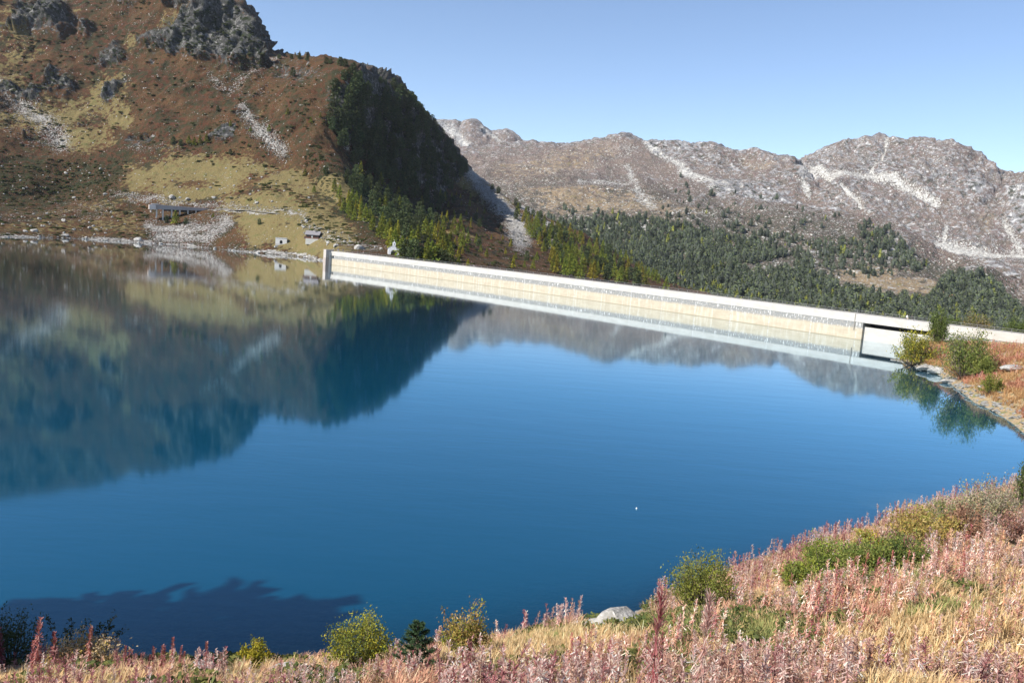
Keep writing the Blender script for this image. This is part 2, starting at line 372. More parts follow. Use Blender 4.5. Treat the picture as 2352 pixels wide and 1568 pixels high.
def maskA(u, v, T, P):
    n1 = fbm(P/45., 4, 3); n2 = fbm(P/14., 3, 9)
    uu = u+n1*22; vv = v+n2*10+n1*12
    rock = np.zeros(u.shape)
    for poly, a in [
        ([(840, 160), (900, 195), (1000, 300), (1065, 385), (1045, 410), (1015, 455), (940, 440), (890, 400), (860, 380), (800, 330), (775, 280), (752, 240), (755, 215), (790, 200), (815, 165)], 1),
        ([(520, 0), (560, 30), (605, 100), (590, 150), (540, 160), (490, 130), (440, 130), (400, 105), (350, 115), (330, 100), (400, 60), (470, 15)], 1),
        ([(40, 10), (90, 0), (150, 0), (180, 60), (140, 90), (60, 75), (30, 55)], .9), ([(105, 165), (140, 170), (165, 200), (150, 225), (115, 215), (95, 190)], 1),
        ([(235, 120), (280, 105), (290, 130), (250, 155), (225, 150)], .9), ([(620, 150), (720, 150), (745, 185), (690, 200), (630, 185)], .55),
        ([(180, 45), (220, 60), (205, 100), (185, 80)], .8), ([(250, 0), (330, 0), (310, 30), (260, 25)], .5), ([(-400, -300), (300, -110), (250, -20), (-400, -60)], .6)]:
        rock = np.maximum(rock, a*blob(uu, vv, poly, 10))
    scree = np.zeros(u.shape)
    for line, w0, w1, a in [
        ([(0, 200), (60, 250), (110, 290), (140, 330)], 26, 40, .7), ([(560, 255), (600, 300), (650, 350)], 14, 32, .75), ([(480, 170), (520, 210), (600, 160)], 14, 14, .5),
        ([(595, 140), (640, 140)], 16, 16, .6), ([(780, 240), (790, 300), (800, 350)], 9, 9, .6), ([(1070, 400), (1120, 440), (1180, 520), (1200, 560)], 16, 38, 1), ([(1130, 420), (1200, 480), (1260, 530), (1270, 570)], 12, 18, .9),
        ([(350, 520), (420, 530), (500, 515), (520, 500), (470, 545), (360, 545)], 18, 22, .75), ([(0, 548), (200, 550), (340, 556), (520, 575), (640, 584), (745, 598)], 5, 7, .9),
        ([(265, 450), (330, 460), (360, 455), (620, 480), (700, 490)], 12, 12, .55), ([(0, 500), (120, 490), (260, 480)], 18, 18, .3), ([(960, 420), (985, 455)], 8, 10, .6),
        ([(480, 480), (560, 484), (640, 486), (700, 492)], 3.5, 3.5, .9), ([(700, 520), (800, 560), (880, 570)], 16, 16, .35), ([(820, 500), (900, 545), (940, 560)], 6, 8, .5),
        ([(1000, 560), (1040, 590)], 6, 6, .6), ([(300, 350), (420, 350)], 10, 10, .3)]:
        scree = np.maximum(scree, a*streak(uu, vv, line, w0, w1))
    oc = fbm(P*np.array([1, 1, .7])/30., 4, 801)+.45*fbm(P/110., 3, 803)
    rock = np.maximum(rock, .8*sstep(.34, .50, oc)*sstep(2.9, 3.3, T)*np.where((v < 330) & (u < 760), 1, .5))
    scree = np.where(rock > .5, 0, scree)
    grass = np.zeros(u.shape)
    for poly, a in [([(300, 385), (400, 350), (560, 355), (690, 390), (760, 450), (790, 500), (830, 560), (880, 590), (745, 600), (560, 580), (540, 500), (470, 470), (300, 460)], 1),
        ([(235, 170), (300, 120), (420, 60), (480, 10), (500, -10), (430, 20), (300, 90), (240, 150), (150, 260), (160, 300), (260, 300), (280, 220), (290, 160)], .8), ([(0, 480), (260, 450), (340, 480), (340, 555), (0, 545)], .5),
        ([(0, 60), (110, 0), (160, 0), (60, 110), (0, 150)], .5)]:
        grass = np.maximum(grass, a*blob(uu, vv, poly, 14))
    grass = np.maximum(grass, .75*sstep(.08, .38, fbm(P/75., 4, 821)+.25*fbm(P/20., 3, 823))*sstep(2.6, 3.2, T))
    grass = grass*np.clip(.78+.9*fbm(P/26., 4, 811), .2, 1)
    grass = np.where(T > 5.02, .2, grass)
    green = np.maximum(blob(uu, vv, [(-100, 380), (290, 390), (290, 450), (-100, 480)], 30), .3*streak(uu, vv, [(290, 170), (285, 300), (290, 430)], 32))*.32
    green = np.maximum(green, .6*blob(uu, vv, [(700, 440), (860, 540), (1000, 560), (1000, 480), (800, 400)], 20))
    return dict(rock=rock, scree=scree, grass=grass, green=green, u=u)
def dispA(P, n, mk, T, r):
    att = sstep(1.0, 2.2, T); far = sstep(2.5, 4, T)
    a = fbm(P/90., 5, 21)*9*far + fbm(P/28., 4, 5)*2.6*att + fbm(P/7., 3, 8)*.55*(att*.8+.25) + fbm(P*np.array([1, 1, .6])/16., 4, 15, ridged=True)*1.7*far
    gull = fbm(P*np.array([1/38., 1/38., 1/120.]), 4, 33, ridged=True)*5*far
    ed = np.exp(-((T-5)/.12)**2)
    Ps = P*np.array([1, 1, .45])
    rk = (fbm(Ps/52., 4, 57, .5)*(15+8*sstep(650, 600, mk['u'])) + fbm(Ps/34., 5, 55, .55, ridged=True)*(8+7*sstep(650, 600, mk['u'])) + fbm(Ps/9., 3, 77, .5, ridged=True)*2.4)*sstep(.2, .7, mk['rock'])*far
    a = (a+gull)*(1-.6*ed)+rk*(1-.45*ed)
    d = n*a[..., None]; d[..., 2] += fbm(P/2.5, 2, 91)*.35*(mk['scree']+.3)*att
    bench = np.exp(-((T-1)/.3)**2); d *= (1-.75*bench)[..., None]
    return d
hillA = Loft('mountain_slope', [A0, A1, A2, A3, A4, A5, A6, A7], R_(-68), R_(19), 1150, [10, 60, 90, 130, 260, 14, 8], dispA, maskA, M_NEAR, 5.0)

# ---- far mountains
B0 = [(800, 700, 950), (1300, 720, 950), (1600, 760, 950), (2000, 810, 980), (2352, 850, 1000), (3200, 930, 1000)]
B1 = [(800, 560, 1500), (1240, 520, 1480), (1400, 525, 1450), (1550, 540, 1450), (1700, 560, 1450), (1850, 585, 1430), (2000, 625, 1400), (2150, 655, 1350), (2352, 715, 1300), (3200, 800, 1300)]
B2 = [(800, 470, 2000), (1200, 458, 1900), (1350, 460, 1900), (1600, 475, 1880), (1800, 510, 1800), (1950, 545, 1700), (2060, 575, 1650), (2150, 625, 1600), (2250, 640, 1500), (2352, 700, 1450), (3200, 780, 1450)]
B3 = [(800, 400, 2600), (1200, 400, 2500), (1350, 390, 2500), (1500, 400, 2450), (1650, 400, 2400), (1750, 420, 2300), (1850, 455, 2150), (1950, 505, 1950), (2060, 548, 1780), (2150, 612, 1700), (2250, 632, 1600), (2352, 692, 1520), (3200, 760, 1520)]
B4 = [(800, 350, 3100), (1100, 345, 3050), (1205, 338, 3000), (1230, 335, 3000), (1300, 343, 3000), (1340, 333, 2950), (1385, 322, 2900), (1410, 315, 2900), (1432, 313, 2900), (1455, 320, 2900), (1475, 327, 2900), (1530, 331, 2850), (1570, 338, 2800), (1610, 337, 2800), (1640, 333, 2750), (1665, 346, 2700), (1690, 353, 2700), (1715, 355, 2700), (1735, 350, 2700), (1755, 356, 2650), (1790, 366, 2600), (1815, 370, 2600), (1830, 382, 2500), (1845, 405, 2400), (1870, 432, 2300), (1900, 455, 2200), (1950, 485, 2050), (2000, 508, 1950), (2060, 535, 1880), (2095, 565, 1850), (2140, 600, 1780), (2180, 622, 1700), (2220, 625, 1650), (2270, 640, 1600), (2352, 690, 1560), (2450, 740, 1500), (3200, 800, 1500)]
B5 = [(x, y+50, r*1.2+60) for x, y, r in B4]
B6 = [(x, y+260, r*1.3+400) for x, y, r in B4]
def maskB(u, v, T, P):
    n1 = fbm(P/300., 4, 13); n2 = fbm(P/90., 4, 19); uu = u+n1*30; vv = v+n2*10
    rock = .20+.26*sstep(.0, .45, fbm(P/160., 4, 41))*sstep(2.2, 3.0, T)+.31*sstep(3.2, 4, T)
    for poly, a in [([(1600, 420), (1780, 400), (1850, 450), (1950, 500), (1950, 520), (1800, 490), (1650, 470)], .62), ([(1430, 330), (1560, 345), (1740, 370), (1700, 420), (1560, 400), (1500, 380)], .55),
        ([(1540, 440), (1640, 450), (1600, 480), (1540, 470)], .55), ([(1850, 560), (1910, 570), (1900, 600), (1850, 590)], .7), ([(2000, 545), (2080, 570), (2090, 610), (2020, 600)], .6), ([(1990, 690), (2050, 680), (2070, 730), (2000, 735)], .7), ([(2210, 635), (2250, 650), (2240, 690), (2200, 660)], .7)]:
        rock = np.maximum(rock, a*blob(uu, vv, poly, 14))
    scree = np.zeros(u.shape)
    for line, w0, w1, a in [([(1440, 330), (1560, 400), (1640, 430), (1740, 450)], 7, 14, .6), ([(1440, 400), (1460, 460), (1500, 480)], 8, 10, .4), ([(1330, 440), (1440, 430)], 7, 7, .4), ([(1260, 540), (1420, 520), (1500, 530)], 12, 12, .5), ([(1840, 400), (1860, 440)], 8, 8, .6)]:
        scree = np.maximum(scree, a*streak(uu, vv, line, w0, w1))
    grass = np.zeros(u.shape)
    for poly, a in [([(1190, 460), (1350, 455), (1500, 470), (1600, 490), (1600, 500), (1400, 490), (1250, 490)], .9), ([(1230, 370), (1400, 340), (1430, 380), (1300, 440), (1150, 450), (1080, 390)], .5), ([(1700, 360), (1800, 380), (1750, 400), (1650, 380)], .7),
        ([(1700, 480), (2050, 620), (1950, 640), (1650, 520)], .35), ([(1900, 635), (2000, 620), (2190, 660), (2200, 690), (2000, 680)], .9)]:
        grass = np.maximum(grass, a*blob(uu, vv, poly, 16))
    return dict(rock=rock, scree=scree, grass=grass, green=.3*sstep(3, 1.5, T))
def dispB(P, n, mk, T, r):
    ed = np.exp(-((T-4)/.15)**2)
    a = fbm(P/700., 4, 61)*45*sstep(1, 3, T)*(1-ed) + fbm(P/200., 5, 63, ridged=True)*22*sstep(.6, 2, T)*(1-.45*ed) + fbm(P/45., 4, 67, ridged=True)*(5+4*ed)
    a = a + fbm(P*np.array([1, 1, .5])/60., 4, 69, ridged=True)*12*sstep(.25, .6, mk['rock'])
    return n*a[..., None]
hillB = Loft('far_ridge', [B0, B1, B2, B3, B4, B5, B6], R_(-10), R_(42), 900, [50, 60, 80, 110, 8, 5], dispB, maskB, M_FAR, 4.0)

C0 = [(1650, 600, 1900), (1900, 620, 1950), (2100, 700, 1900), (2352, 780, 1700), (3300, 850, 1700)]
C1 = [(1650, 500, 2700), (1900, 520, 2650), (2050, 570, 2450), (2150, 605, 2400), (2250, 640, 2300), (2352, 640, 2350), (3300, 720, 2300)]
C2 = [(1650, 440, 3100), (1850, 430, 3000), (1950, 440, 2950), (2100, 500, 2850), (2200, 545, 2750), (2352, 590, 2650), (2500, 600, 2600), (3300, 650, 2600)]
C3 = [(1650, 415, 3400), (1850, 395, 3300), (1950, 390, 3250), (2100, 400, 3150), (2200, 430, 3100), (2290, 470, 3100), (2352, 480, 3000), (2500, 470, 2900), (3300, 500, 2900)]
C4 = [(1600, 420, 3700), (1740, 402, 3700), (1800, 397, 3650), (1828, 383, 3600), (1850, 372, 3600), (1885, 352, 3550), (1925, 345, 3500), (1960, 337, 3500), (1990, 324, 3450), (2020, 319, 3400), (2040, 321, 3400), (2065, 320, 3400), (2085, 326, 3400), (2110, 323, 3400), (2125, 322, 3400), (2150, 327, 3350), (2185, 328, 3350), (2210, 338, 3350), (2240, 358, 3350), (2270, 380, 3350), (2300, 402, 3400), (2325, 407, 3350), (2352, 404, 3300), (2400, 380, 3200), (2600, 330, 3100), (3300, 250, 3000)]
C5 = [(x, y+60, r*1.15) for x, y, r in C4]
C6 = [(x, y+250, r*1.4) for x, y, r in C4]
def maskC(u, v, T, P):
    n1 = fbm(P/350., 4, 113); n2 = fbm(P/90., 4, 119); uu = u+n1*25; vv = v+n2*12
    rock = np.full(u.shape, .43)+.16*n2
    for poly, a in [([(1960, 340), (2080, 325), (2120, 400), (2170, 330), (2230, 350), (2300, 420), (2260, 480), (2210, 490), (2170, 480), (2130, 520), (2060, 470), (1960, 400)], .5),
        ([(2210, 420), (2260, 430), (2270, 470), (2220, 485), (2190, 450)], .8), ([(1900, 440), (2000, 450), (2150, 500), (2180, 550), (2150, 600), (2000, 540), (1900, 470)], .46), ([(2290, 460), (2352, 430), (2500, 420), (2400, 560), (2310, 540)], .66)]:
        rock = np.maximum(rock, a*blob(uu, vv, poly, 14))
    scree = np.zeros(u.shape)
    for line, w0, w1, a in [([(1830, 430), (1880, 410), (1910, 425), (2000, 425), (2060, 440), (2150, 480)], 9, 13, .75), ([(1845, 440), (1870, 470)], 12, 8, .75), ([(1930, 445), (1960, 470), (1990, 510)], 6, 6, .9), ([(2150, 570), (2250, 590), (2400, 600)], 14, 18, .8), ([(2170, 540), (2160, 590)], 6, 10, .8), ([(2310, 520), (2352, 600)], 10, 14, .7), ([(2040, 325), (2030, 380), (2000, 420)], 6, 6, .6)]:
        scree = np.maximum(scree, a*streak(u+n1*10, v+n2*5, line, w0, w1))
    rock = np.where(scree > .4, 0, rock); scree = scree*.86
    grass = np.zeros(u.shape)
    for poly, a in [([(2100, 580), (2200, 600), (2352, 660), (2600, 740), (2352, 730), (2200, 660)], .9), ([(2230, 480), (2300, 430), (2310, 540), (2260, 590), (2220, 560)], .5), ([(2150, 330), (2200, 335), (2200, 380), (2150, 370)], .2)]:
        grass = np.maximum(grass, a*blob(uu, vv, poly, 16))
    return dict(rock=rock, scree=scree, grass=grass, green=np.zeros(u.shape))
def dispC(P, n, mk, T, r):
    ed = np.exp(-((T-4)/.15)**2)
    a = fbm(P/500., 4, 161, ridged=True)*38*sstep(1, 2.5, T)*(1-ed) + fbm(P*np.array([1, 1, .6])/160., 5, 163, .55, ridged=True)*26*sstep(1, 2, T)*(1-.55*ed) + fbm(P/45., 4, 167, ridged=True)*(6+5*ed)
    a = a + fbm(P*np.array([1, 1, .5])/70., 4, 169, .55, ridged=True)*14*sstep(.3, .55, mk['rock'])
    return n*a[..., None]
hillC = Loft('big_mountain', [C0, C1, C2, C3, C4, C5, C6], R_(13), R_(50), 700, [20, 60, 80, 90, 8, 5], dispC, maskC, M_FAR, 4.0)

D0 = [(700, 540, 2900), (1400, 540, 2900)]
D1 = [(700, 420, 3600), (1100, 400, 3600), (1250, 380, 3600), (1400, 400, 3600)]
D2 = [(700, 300, 4300), (900, 290, 4300), (985, 272, 4250), (1005, 276, 4250), (1030, 279, 4250), (1045, 278, 4250), (1058, 284, 4250), (1070, 282, 4250), (1083, 276, 4200), (1094, 280, 4200), (1110, 293, 4200), (1128, 303, 4200), (1145, 303, 4200), (1163, 298, 4200), (1178, 303, 4150), (1192, 316, 4150), (1206, 334, 4100), (1250, 350, 4100), (1400, 400, 4000)]
D3 = [(x, y+60, r*1.2) for x, y, r in D2]
def maskD(u, v, T, P):
    n = fbm(P/120., 4, 213)
    return dict(rock=.36+.2*n+.2*sstep(1.5, 2, T), scree=np.maximum(streak(u+n*8, v+n*4, [(1000, 285), (1040, 310), (1090, 350), (1120, 380)], 9, 16)*.8, streak(u, v, [(1100, 300), (1150, 330), (1200, 345)], 5, 8)*.6), grass=np.clip(.25+n, 0, 1)*sstep(1.4, .8, T), green=0*u)
def dispD(P, n, mk, T, r):
    ed = np.exp(-((T-2)/.1)**2)
    return n*((fbm(P/350., 5, 261, .55, ridged=True)*45*(1-ed)+fbm(P/80., 4, 263, ridged=True)*13*(1-.1*ed)))[..., None]
hillD = Loft('distant_peaks', [D0, D1, D2, D3], R_(-14), R_(8), 300, [50, 110, 6], dispD, maskD, M_FAR, 2.0)
exec_more = True
#@@PART2

# ------------------------------------------------------------------ near bank and the point on the right
SH = [(-900, 1660), (-400, 1600), (-150, 1566), (0, 1535), (250, 1535), (450, 1530), (600, 1530), (700, 1522), (900, 1508), (1100, 1480), (1230, 1450), (1340, 1425), (1440, 1412), (1540, 1368), (1640, 1330), (1740, 1295), (1850, 1256), (1960, 1222), (2030, 1196), (2130, 1165), (2230, 1145), (2300, 1128), (2352, 1108), (2500, 1050), (2700, 1000), (3200, 960)]
shp = at_z(np.array([a for a, b in SH]), np.array([b for a, b in SH]), 0.0)
sh_az = np.arctan2(shp[:, 0], shp[:, 1]); sh_r = np.hypot(shp[:, 0], shp[:, 1])
sh_az = np.concatenate([np.radians([-80, -70, -60, -52, -45, -40, -37]), sh_az[sh_az > R_(-35)]])
sh_r = np.concatenate([[80, 86, 84, 68, 56, 49, 43], sh_r[-(len(sh_az)-7):]])
def r_shore(az): return np.interp(az, sh_az, sh_r)
naz = 560; azs = np.linspace(R_(-75), R_(62), naz)
tt = np.concatenate([np.linspace(0, 1, 240), np.linspace(1, 2, 90)[1:]])
def bank_h(az, r):
    rs = r_shore(az); q = r/rs
    z0 = 20.3
    # steep road embankment under the camera, then a gentler slope to the shore
    r1 = np.minimum(.56*rs, 25.0); xq = np.clip(1176+np.tan(az)*1884*1.1, 0, 2352)
    d = ray(xq, 1568+0*xq); tb = -d[..., 2]/np.hypot(d[..., 0], d[..., 1]); z1 = CAMZ-tb*r1*1.0-.7
    prof = np.where(r < r1, z0+(z1-z0)*(r/r1), z1*(1-np.clip((r-r1)/(rs-r1), 0, 1)**1.12))
    prof = np.where(r > rs, -(r-rs)*.33, prof)
    return prof
AZ = np.broadcast_to(azs, (len(tt), naz)); RS = r_shore(AZ)
RR = np.where(tt[:, None] <= 1, 1.0+(RS-1.0)*tt[:, None], RS+(tt[:, None]-1)*28)
BX = RR*np.sin(AZ); BY = RR*np.cos(AZ); BZ = bank_h(AZ, RR)
BP = np.stack([BX, BY, BZ], -1)
land = sstep(1.02, .93, RR/RS)
BP[..., 2] += (fbm(BP/9., 4, 301)*.75+fbm(BP/2.2, 3, 305)*.16)*land*sstep(3, 10, RR) + fbm(BP/3., 3, 309)*.45*(1-land)*sstep(1.02, 1.15, RR/RS)
def soil_mat(name):
    t = NT(name); f = t.noise(3.0, 6, .7); md = t.noise(.6, 4, .6)
    c = t.mix(t.ramp(f, .35, .65), (.20, .145, .085), (.36, .27, .16)); c = t.mix(t.ramp(md, .5, .65), c, (.15, .15, .06))
    z = t.n('ShaderNodeSeparateXYZ'); t.put(z.inputs[0], t.pos())
    st = t.mix(t.ramp(t.noise(1.6, 6, .7), .4, .6), (.13, .12, .10), (.30, .285, .26))
    c = t.mix(t.ramp(t.math('ADD', z.outputs[2], t.math('MULTIPLY', t.noise(.9, 4, .7), 1.4)), .55, .9), st, c)
    bed = t.mix(t.ramp(t.noise(.7, 6, .75), .42, .6), (.05, .10, .07), (.20, .22, .15))
    c = t.mix(t.ramp(z.outputs[2], -.25, .05), bed, c)
    return t.surf(c, .95, t.bump(f, .8, .15), .1)
M_SOIL = soil_mat('bank_soil')
def grid_quads(M, N):
    idx = np.arange(M*N).reshape(M, N)
    return np.stack([idx[:-1, :-1], idx[:-1, 1:], idx[1:, 1:], idx[1:, :-1]], -1).reshape(-1, 4)
link('bank', mesh_tris('bank', BP.reshape(-1, 3), grid_quads(*RR.shape), M_SOIL, smooth=True), kind='structure')
def bank_z(x, y):
    az = np.arctan2(x, y); r = np.hypot(x, y); rs = r_shore(az)
    ti = np.where(r <= rs, (r-1)/(rs-1), 1+(r-rs)/28)
    i = np.interp(ti, tt, np.arange(len(tt))); j = np.interp(az, azs, np.arange(naz))
    i0 = np.clip(i.astype(int), 0, len(tt)-2); j0 = np.clip(j.astype(int), 0, naz-2); fi = i-i0; fj = j-j0
    Z = BP[..., 2]
    return (Z[i0, j0]*(1-fi)*(1-fj)+Z[i0+1, j0]*fi*(1-fj)+Z[i0, j0+1]*(1-fi)*fj+Z[i0+1, j0+1]*fi*fj)
_su, _sv = proj(BP); _ok = (tt <= 1.0)
_kp = {}
_ku = (_su[_ok]/6).astype(int); _kv = (_sv[_ok]/6).astype(int); _pp = BP[_ok].reshape(-1, 3); _rr = np.hypot(_pp[:, 0], _pp[:, 1])
_o = np.argsort(-_rr); _kp = dict(zip((_ku.ravel().astype(np.int64)*100000+_kv.ravel())[_o].tolist(), _o.tolist()))
def on_bank(x, y):
    ku, kv = int(x//6), int(y//6)
    for d in range(0, 14):
        for i in range(-d, d+1):
            for j in ((-d, d) if abs(i) != d else range(-d, d+1)):
                q = _kp.get((ku+i)*100000+kv+j)
                if q is not None: return _pp[q]

# the point of land where the dam ends on the right: world-space loft, shoreline to crest
PS = [(2062, 829), (2085, 836), (2120, 850), (2160, 862), (2180, 880), (2215, 905), (2240, 925), (2265, 935), (2300, 955), (2330, 975), (2352, 995), (2450, 1020), (2700, 1010), (3200, 965)]
PT = [(2062, 827, 216), (2085, 808, 218), (2110, 795, 218), (2140, 788, 217), (2180, 789, 214), (2240, 791, 211), (2300, 792, 208), (2352, 793, 206), (2450, 800, 202), (2700, 815, 195), (3200, 840, 185)]
ps = at_z(np.array([a for a, b in PS]), np.array([b for a, b in PS]), 0.0)
P0 = [(*at_px, None) for at_px in []]
def _lp(pts_xy_r): return np.array(pts_xy_r)
paz = np.linspace(math.atan2(ps[0, 0], ps[0, 1])-.004, R_(60), 420)
pr0 = np.interp(paz, np.arctan2(ps[:, 0], ps[:, 1]), np.hypot(ps[:, 0], ps[:, 1]))
ptp = np.array([at_r(*e) for e in PT]); pra = np.arctan2(ptp[:, 0], ptp[:, 1])
pr1 = np.interp(paz, pra, np.hypot(ptp[:, 0], ptp[:, 1])); pz1 = np.interp(paz, pra, ptp[:, 2])
pr2 = np.interp(paz, dam_az, dam_rr, right=None)-1.0
pr1 = np.maximum(pr1, pr0+5); pr2 = np.maximum(pr2, pr1+3)
print('POINT', pr0[::60].round(), pr1[::60].round(), pr2[::60].round(), pz1[::60].round(1))
_tip = sstep(0, 1, (paz-paz[0])/(at_r(2150, 780, 180)[0]/at_r(2150, 780, 180)[1]-math.tan(paz[0])))
pz2 = -4+(pz1-1.5+4)*_tip
L = [(pr0-14, -4+0*paz), (pr0, 0*paz), (pr0+.25*(pr1-pr0), pz1*.34+.3), (pr0+.6*(pr1-pr0), pz1*.72+.2), (pr1, pz1), (pr1+.5*(pr2-pr1), .5*(pz1+pz2)), (pr2, pz2), (pr2+60, pz2-5)]
rows = [16, 30, 40, 40, 14, 14, 10]
t2 = np.concatenate([np.linspace(i, i+1, k, endpoint=False) for i, k in enumerate(rows)]+[[len(rows)]])
ii = np.minimum(t2.astype(int), len(rows)-1); ff = (t2-ii)[:, None]
PR = np.array([a for a, b in L]); PZ = np.array([b for a, b in L])
pr = PR[ii]*(1-ff)+PR[ii+1]*ff; pz = PZ[ii]*(1-ff)+PZ[ii+1]*ff
PP = np.stack([pr*np.sin(paz), pr*np.cos(paz), pz], -1)
PP[..., 2] += (fbm(PP/14., 4, 401)*.8+fbm(PP/4., 3, 403)*.3)*(sstep(1.1, 1.8, t2)*sstep(6, 5, t2)+.12)[:, None]
link('bank_point', mesh_tris('bank_point', PP.reshape(-1, 3), grid_quads(*pr.shape), M_SOIL, smooth=True), kind='structure')
_u2, _v2 = proj(PP); _q2 = PP[:150].reshape(-1, 3); _uv2 = np.stack([_u2[:150].ravel(), _v2[:150].ravel()], -1)
def on_point(x, y):
    d = (_uv2[:, 0]-x)**2+(_uv2[:, 1]-y)**2; return _q2[int(np.argmin(d+.02*np.hypot(_q2[:, 0], _q2[:, 1])))]

# ------------------------------------------------------------------ water
wa = np.linspace(R_(-80), R_(66), 420); wt = np.concatenate([np.geomspace(4, 200, 220), np.geomspace(205, 900, 60)])
WA, WR = np.meshgrid(wa, wt); 
dep = np.clip((WR-r_shore(WA))*.33, 0, 30)
dps = np.full(WA.shape, 30.); 
_pd = np.interp(WA, paz, pr0, left=1e6); dps = np.where(WA >= paz[0], np.clip((_pd-WR)*.4, 0, 30), 30)
dep = np.minimum(dep, dps)
# keep the sheet inside the lake: stop at the dam line
rmax = np.where(WA > dam_az[0], np.interp(WA, dam_az, dam_rr)+2.2, 900)
WR2 = np.minimum(WR, rmax)
WP = np.stack([WR2*np.sin(WA), WR2*np.cos(WA), 0*WA], -1)
t = NT('lake_water')
rip = t.noise(1.0, 3, .55, vec=t.mapp((.55, 1.5, 1))); rip2 = t.noise(.16, 3, .5, vec=t.mapp((.5, 1.6, 1)))
hgt = t.math('ADD', t.math('MULTIPLY', rip, .35), rip2)
nrm = t.bump(hgt, .045, 1.0)
fre = t.n('ShaderNodeFresnel'); fre.inputs[0].default_value = 1.48; t.put(fre.inputs[1], nrm)
gl = t.n('ShaderNodeBsdfGlossy'); lw_ = t.n('ShaderNodeLayerWeight'); lw_.inputs[0].default_value = .5; t.put(gl.inputs[0], t.mix(t.ramp(lw_.outputs[1], .80, .955), (.50, .83, 1.0), (.97, .99, 1.0))); gl.inputs[1].default_value = .045; t.put(gl.inputs[2], nrm)
df = t.n('ShaderNodeBsdfDiffuse'); t.put(df.inputs[0], (.0002, .041, .082))
tp = t.n('ShaderNodeBsdfTransparent'); tp.inputs[0].default_value = (.55, .85, .80, 1)
clear = t.math('EXPONENT', t.math('MULTIPLY', t.attr('depth'), -.9)); clear = t.math('MULTIPLY', clear, .9)
bm_ = t.n('ShaderNodeMixShader'); t.put(bm_.inputs[0], clear); t.t.links.new(df.outputs[0], bm_.inputs[1]); t.t.links.new(tp.outputs[0], bm_.inputs[2])
fm = t.n('ShaderNodeMixShader'); t.put(fm.inputs[0], t.math('MINIMUM', t.math('MULTIPLY', fre.outputs[0], 1.5), .97)); t.t.links.new(bm_.outputs[0], fm.inputs[1]); t.t.links.new(gl.outputs[0], fm.inputs[2])
t.t.links.new(fm.outputs[0], t.out.inputs[0]); M_WATER = t.m
link('water', mesh_tris('water', WP.reshape(-1, 3), grid_quads(*WA.shape), M_WATER, smooth=True, attrs={'depth': dep}), kind='structure')
# valley floor under everything out to the horizon
t = NT('valley_ground'); f = t.noise(.02, 5, .6); t.surf(t.mix(f, (.09, .07, .04), (.16, .12, .07)), .95)
gx = np.linspace(-9000, 9000, 60); GX, GY = np.meshgrid(gx, gx); GX *= .6; GY = GY*.6+500; GP = np.stack([GX, GY, -75+fbm(np.stack([GX, GY, 0*GX], -1)/900., 3, 5)*8], -1)
link('ground', mesh_tris('ground', GP.reshape(-1, 3), grid_quads(60, 60), t.m, smooth=True), kind='structure')

# ------------------------------------------------------------------ the dam
dth = np.stack([np.gradient(dam_x), np.gradient(dam_y)], -1); dL = np.linalg.norm(dth, axis=1, keepdims=True); dth /= dL
dno = np.stack([dth[:, 1], -dth[:, 0]], -1); dno *= np.sign(-(dno[:, :1]*dam_x[:, None]+dno[:, 1:]*dam_y[:, None]))      # towards the lake
ds = np.concatenate([[0], np.cumsum(np.hypot(np.diff(dam_x), np.diff(dam_y)))])
def conc_mat(name, lower):
    t = NT(name); s_ = t.attr('s'); h_ = t.attr('h')
    cb = t.n('ShaderNodeCombineXYZ'); t.put(cb.inputs[0], s_); t.put(cb.inputs[1], h_); sv = cb.outputs[0]
    n1 = t.noise(.25, 5, .65, vec=t.mapp((1, 2.5, 1), sv)); n2 = t.noise(1.0, 4, .6, vec=t.mapp((.9, .12, 1), sv)); n3 = t.noise(1.6, 6, .75, vec=t.mapp((1, 1.2, 1), sv))
    if lower:
        c = t.mix(t.ramp(n1, .3, .7), (.35, .295, .215), (.42, .36, .27))
        c = t.mix(t.math('MULTIPLY', t.ramp(n2, .45, .75), .5), c, (.54, .50, .43))
        bandw = t.ramp(t.math('ADD', h_, t.math('MULTIPLY', n1, 1.4)), 3.5, 4.4)
        c = t.mix(t.math('MULTIPLY', bandw, t.ramp(n3, .30, .55, .35, 1)), c, (.20, .20, .195))
        c = t.mix(t.math('MULTIPLY', bandw, t.ramp(t.noise(2.2, 3, .7, vec=t.mapp((1, .25, 1), sv)), .57, .63)), c, (.58, .56, .53))
        wl = t.ramp(h_, .25, .1); c = t.mix(t.math('MULTIPLY', wl, .7), c, (.22, .19, .12))
    else:
        c = t.mix(t.ramp(n1, .3, .7), (.37, .345, .31), (.44, .415, .38)); c = t.mix(t.math('MULTIPLY', t.ramp(n2, .5, .8), .3), c, (.42, .39, .35))
    fr = t.math('FRACT', t.math('DIVIDE', s_, 14.1)); j = t.math('LESS_THAN', fr, .012)
    c = t.mix(t.math('MULTIPLY', j, .45), c, (.30, .28, .25))
    jj = t.math('MULTIPLY', t.math('LESS_THAN', t.math('ABSOLUTE', t.math('SUBTRACT', fr, .022)), .012), t.ramp(n3, .45, .55)); c = t.mix(t.math('MULTIPLY', jj, .45), c, (.60, .58, .56))
    if lower:
        f2 = t.math('ABSOLUTE', t.math('SUBTRACT', t.math('FRACT', t.math('DIVIDE', h_, 2.35)), .5)); c = t.mix(t.math('MULTIPLY', t.math('GREATER_THAN', f2, .49), .18), c, (.35, .33, .29))
    return t.surf(c, .85, t.bump(n3, .25, .08), .2)
M_CL = conc_mat('dam_concrete', True); M_CU = conc_mat('dam_parapet', False)
t = NT('slot_shade_paint'); M_DARK = t.surf((.03, .03, .03), .9)  # near-black paint stands for the unlit depth of the spillway slot
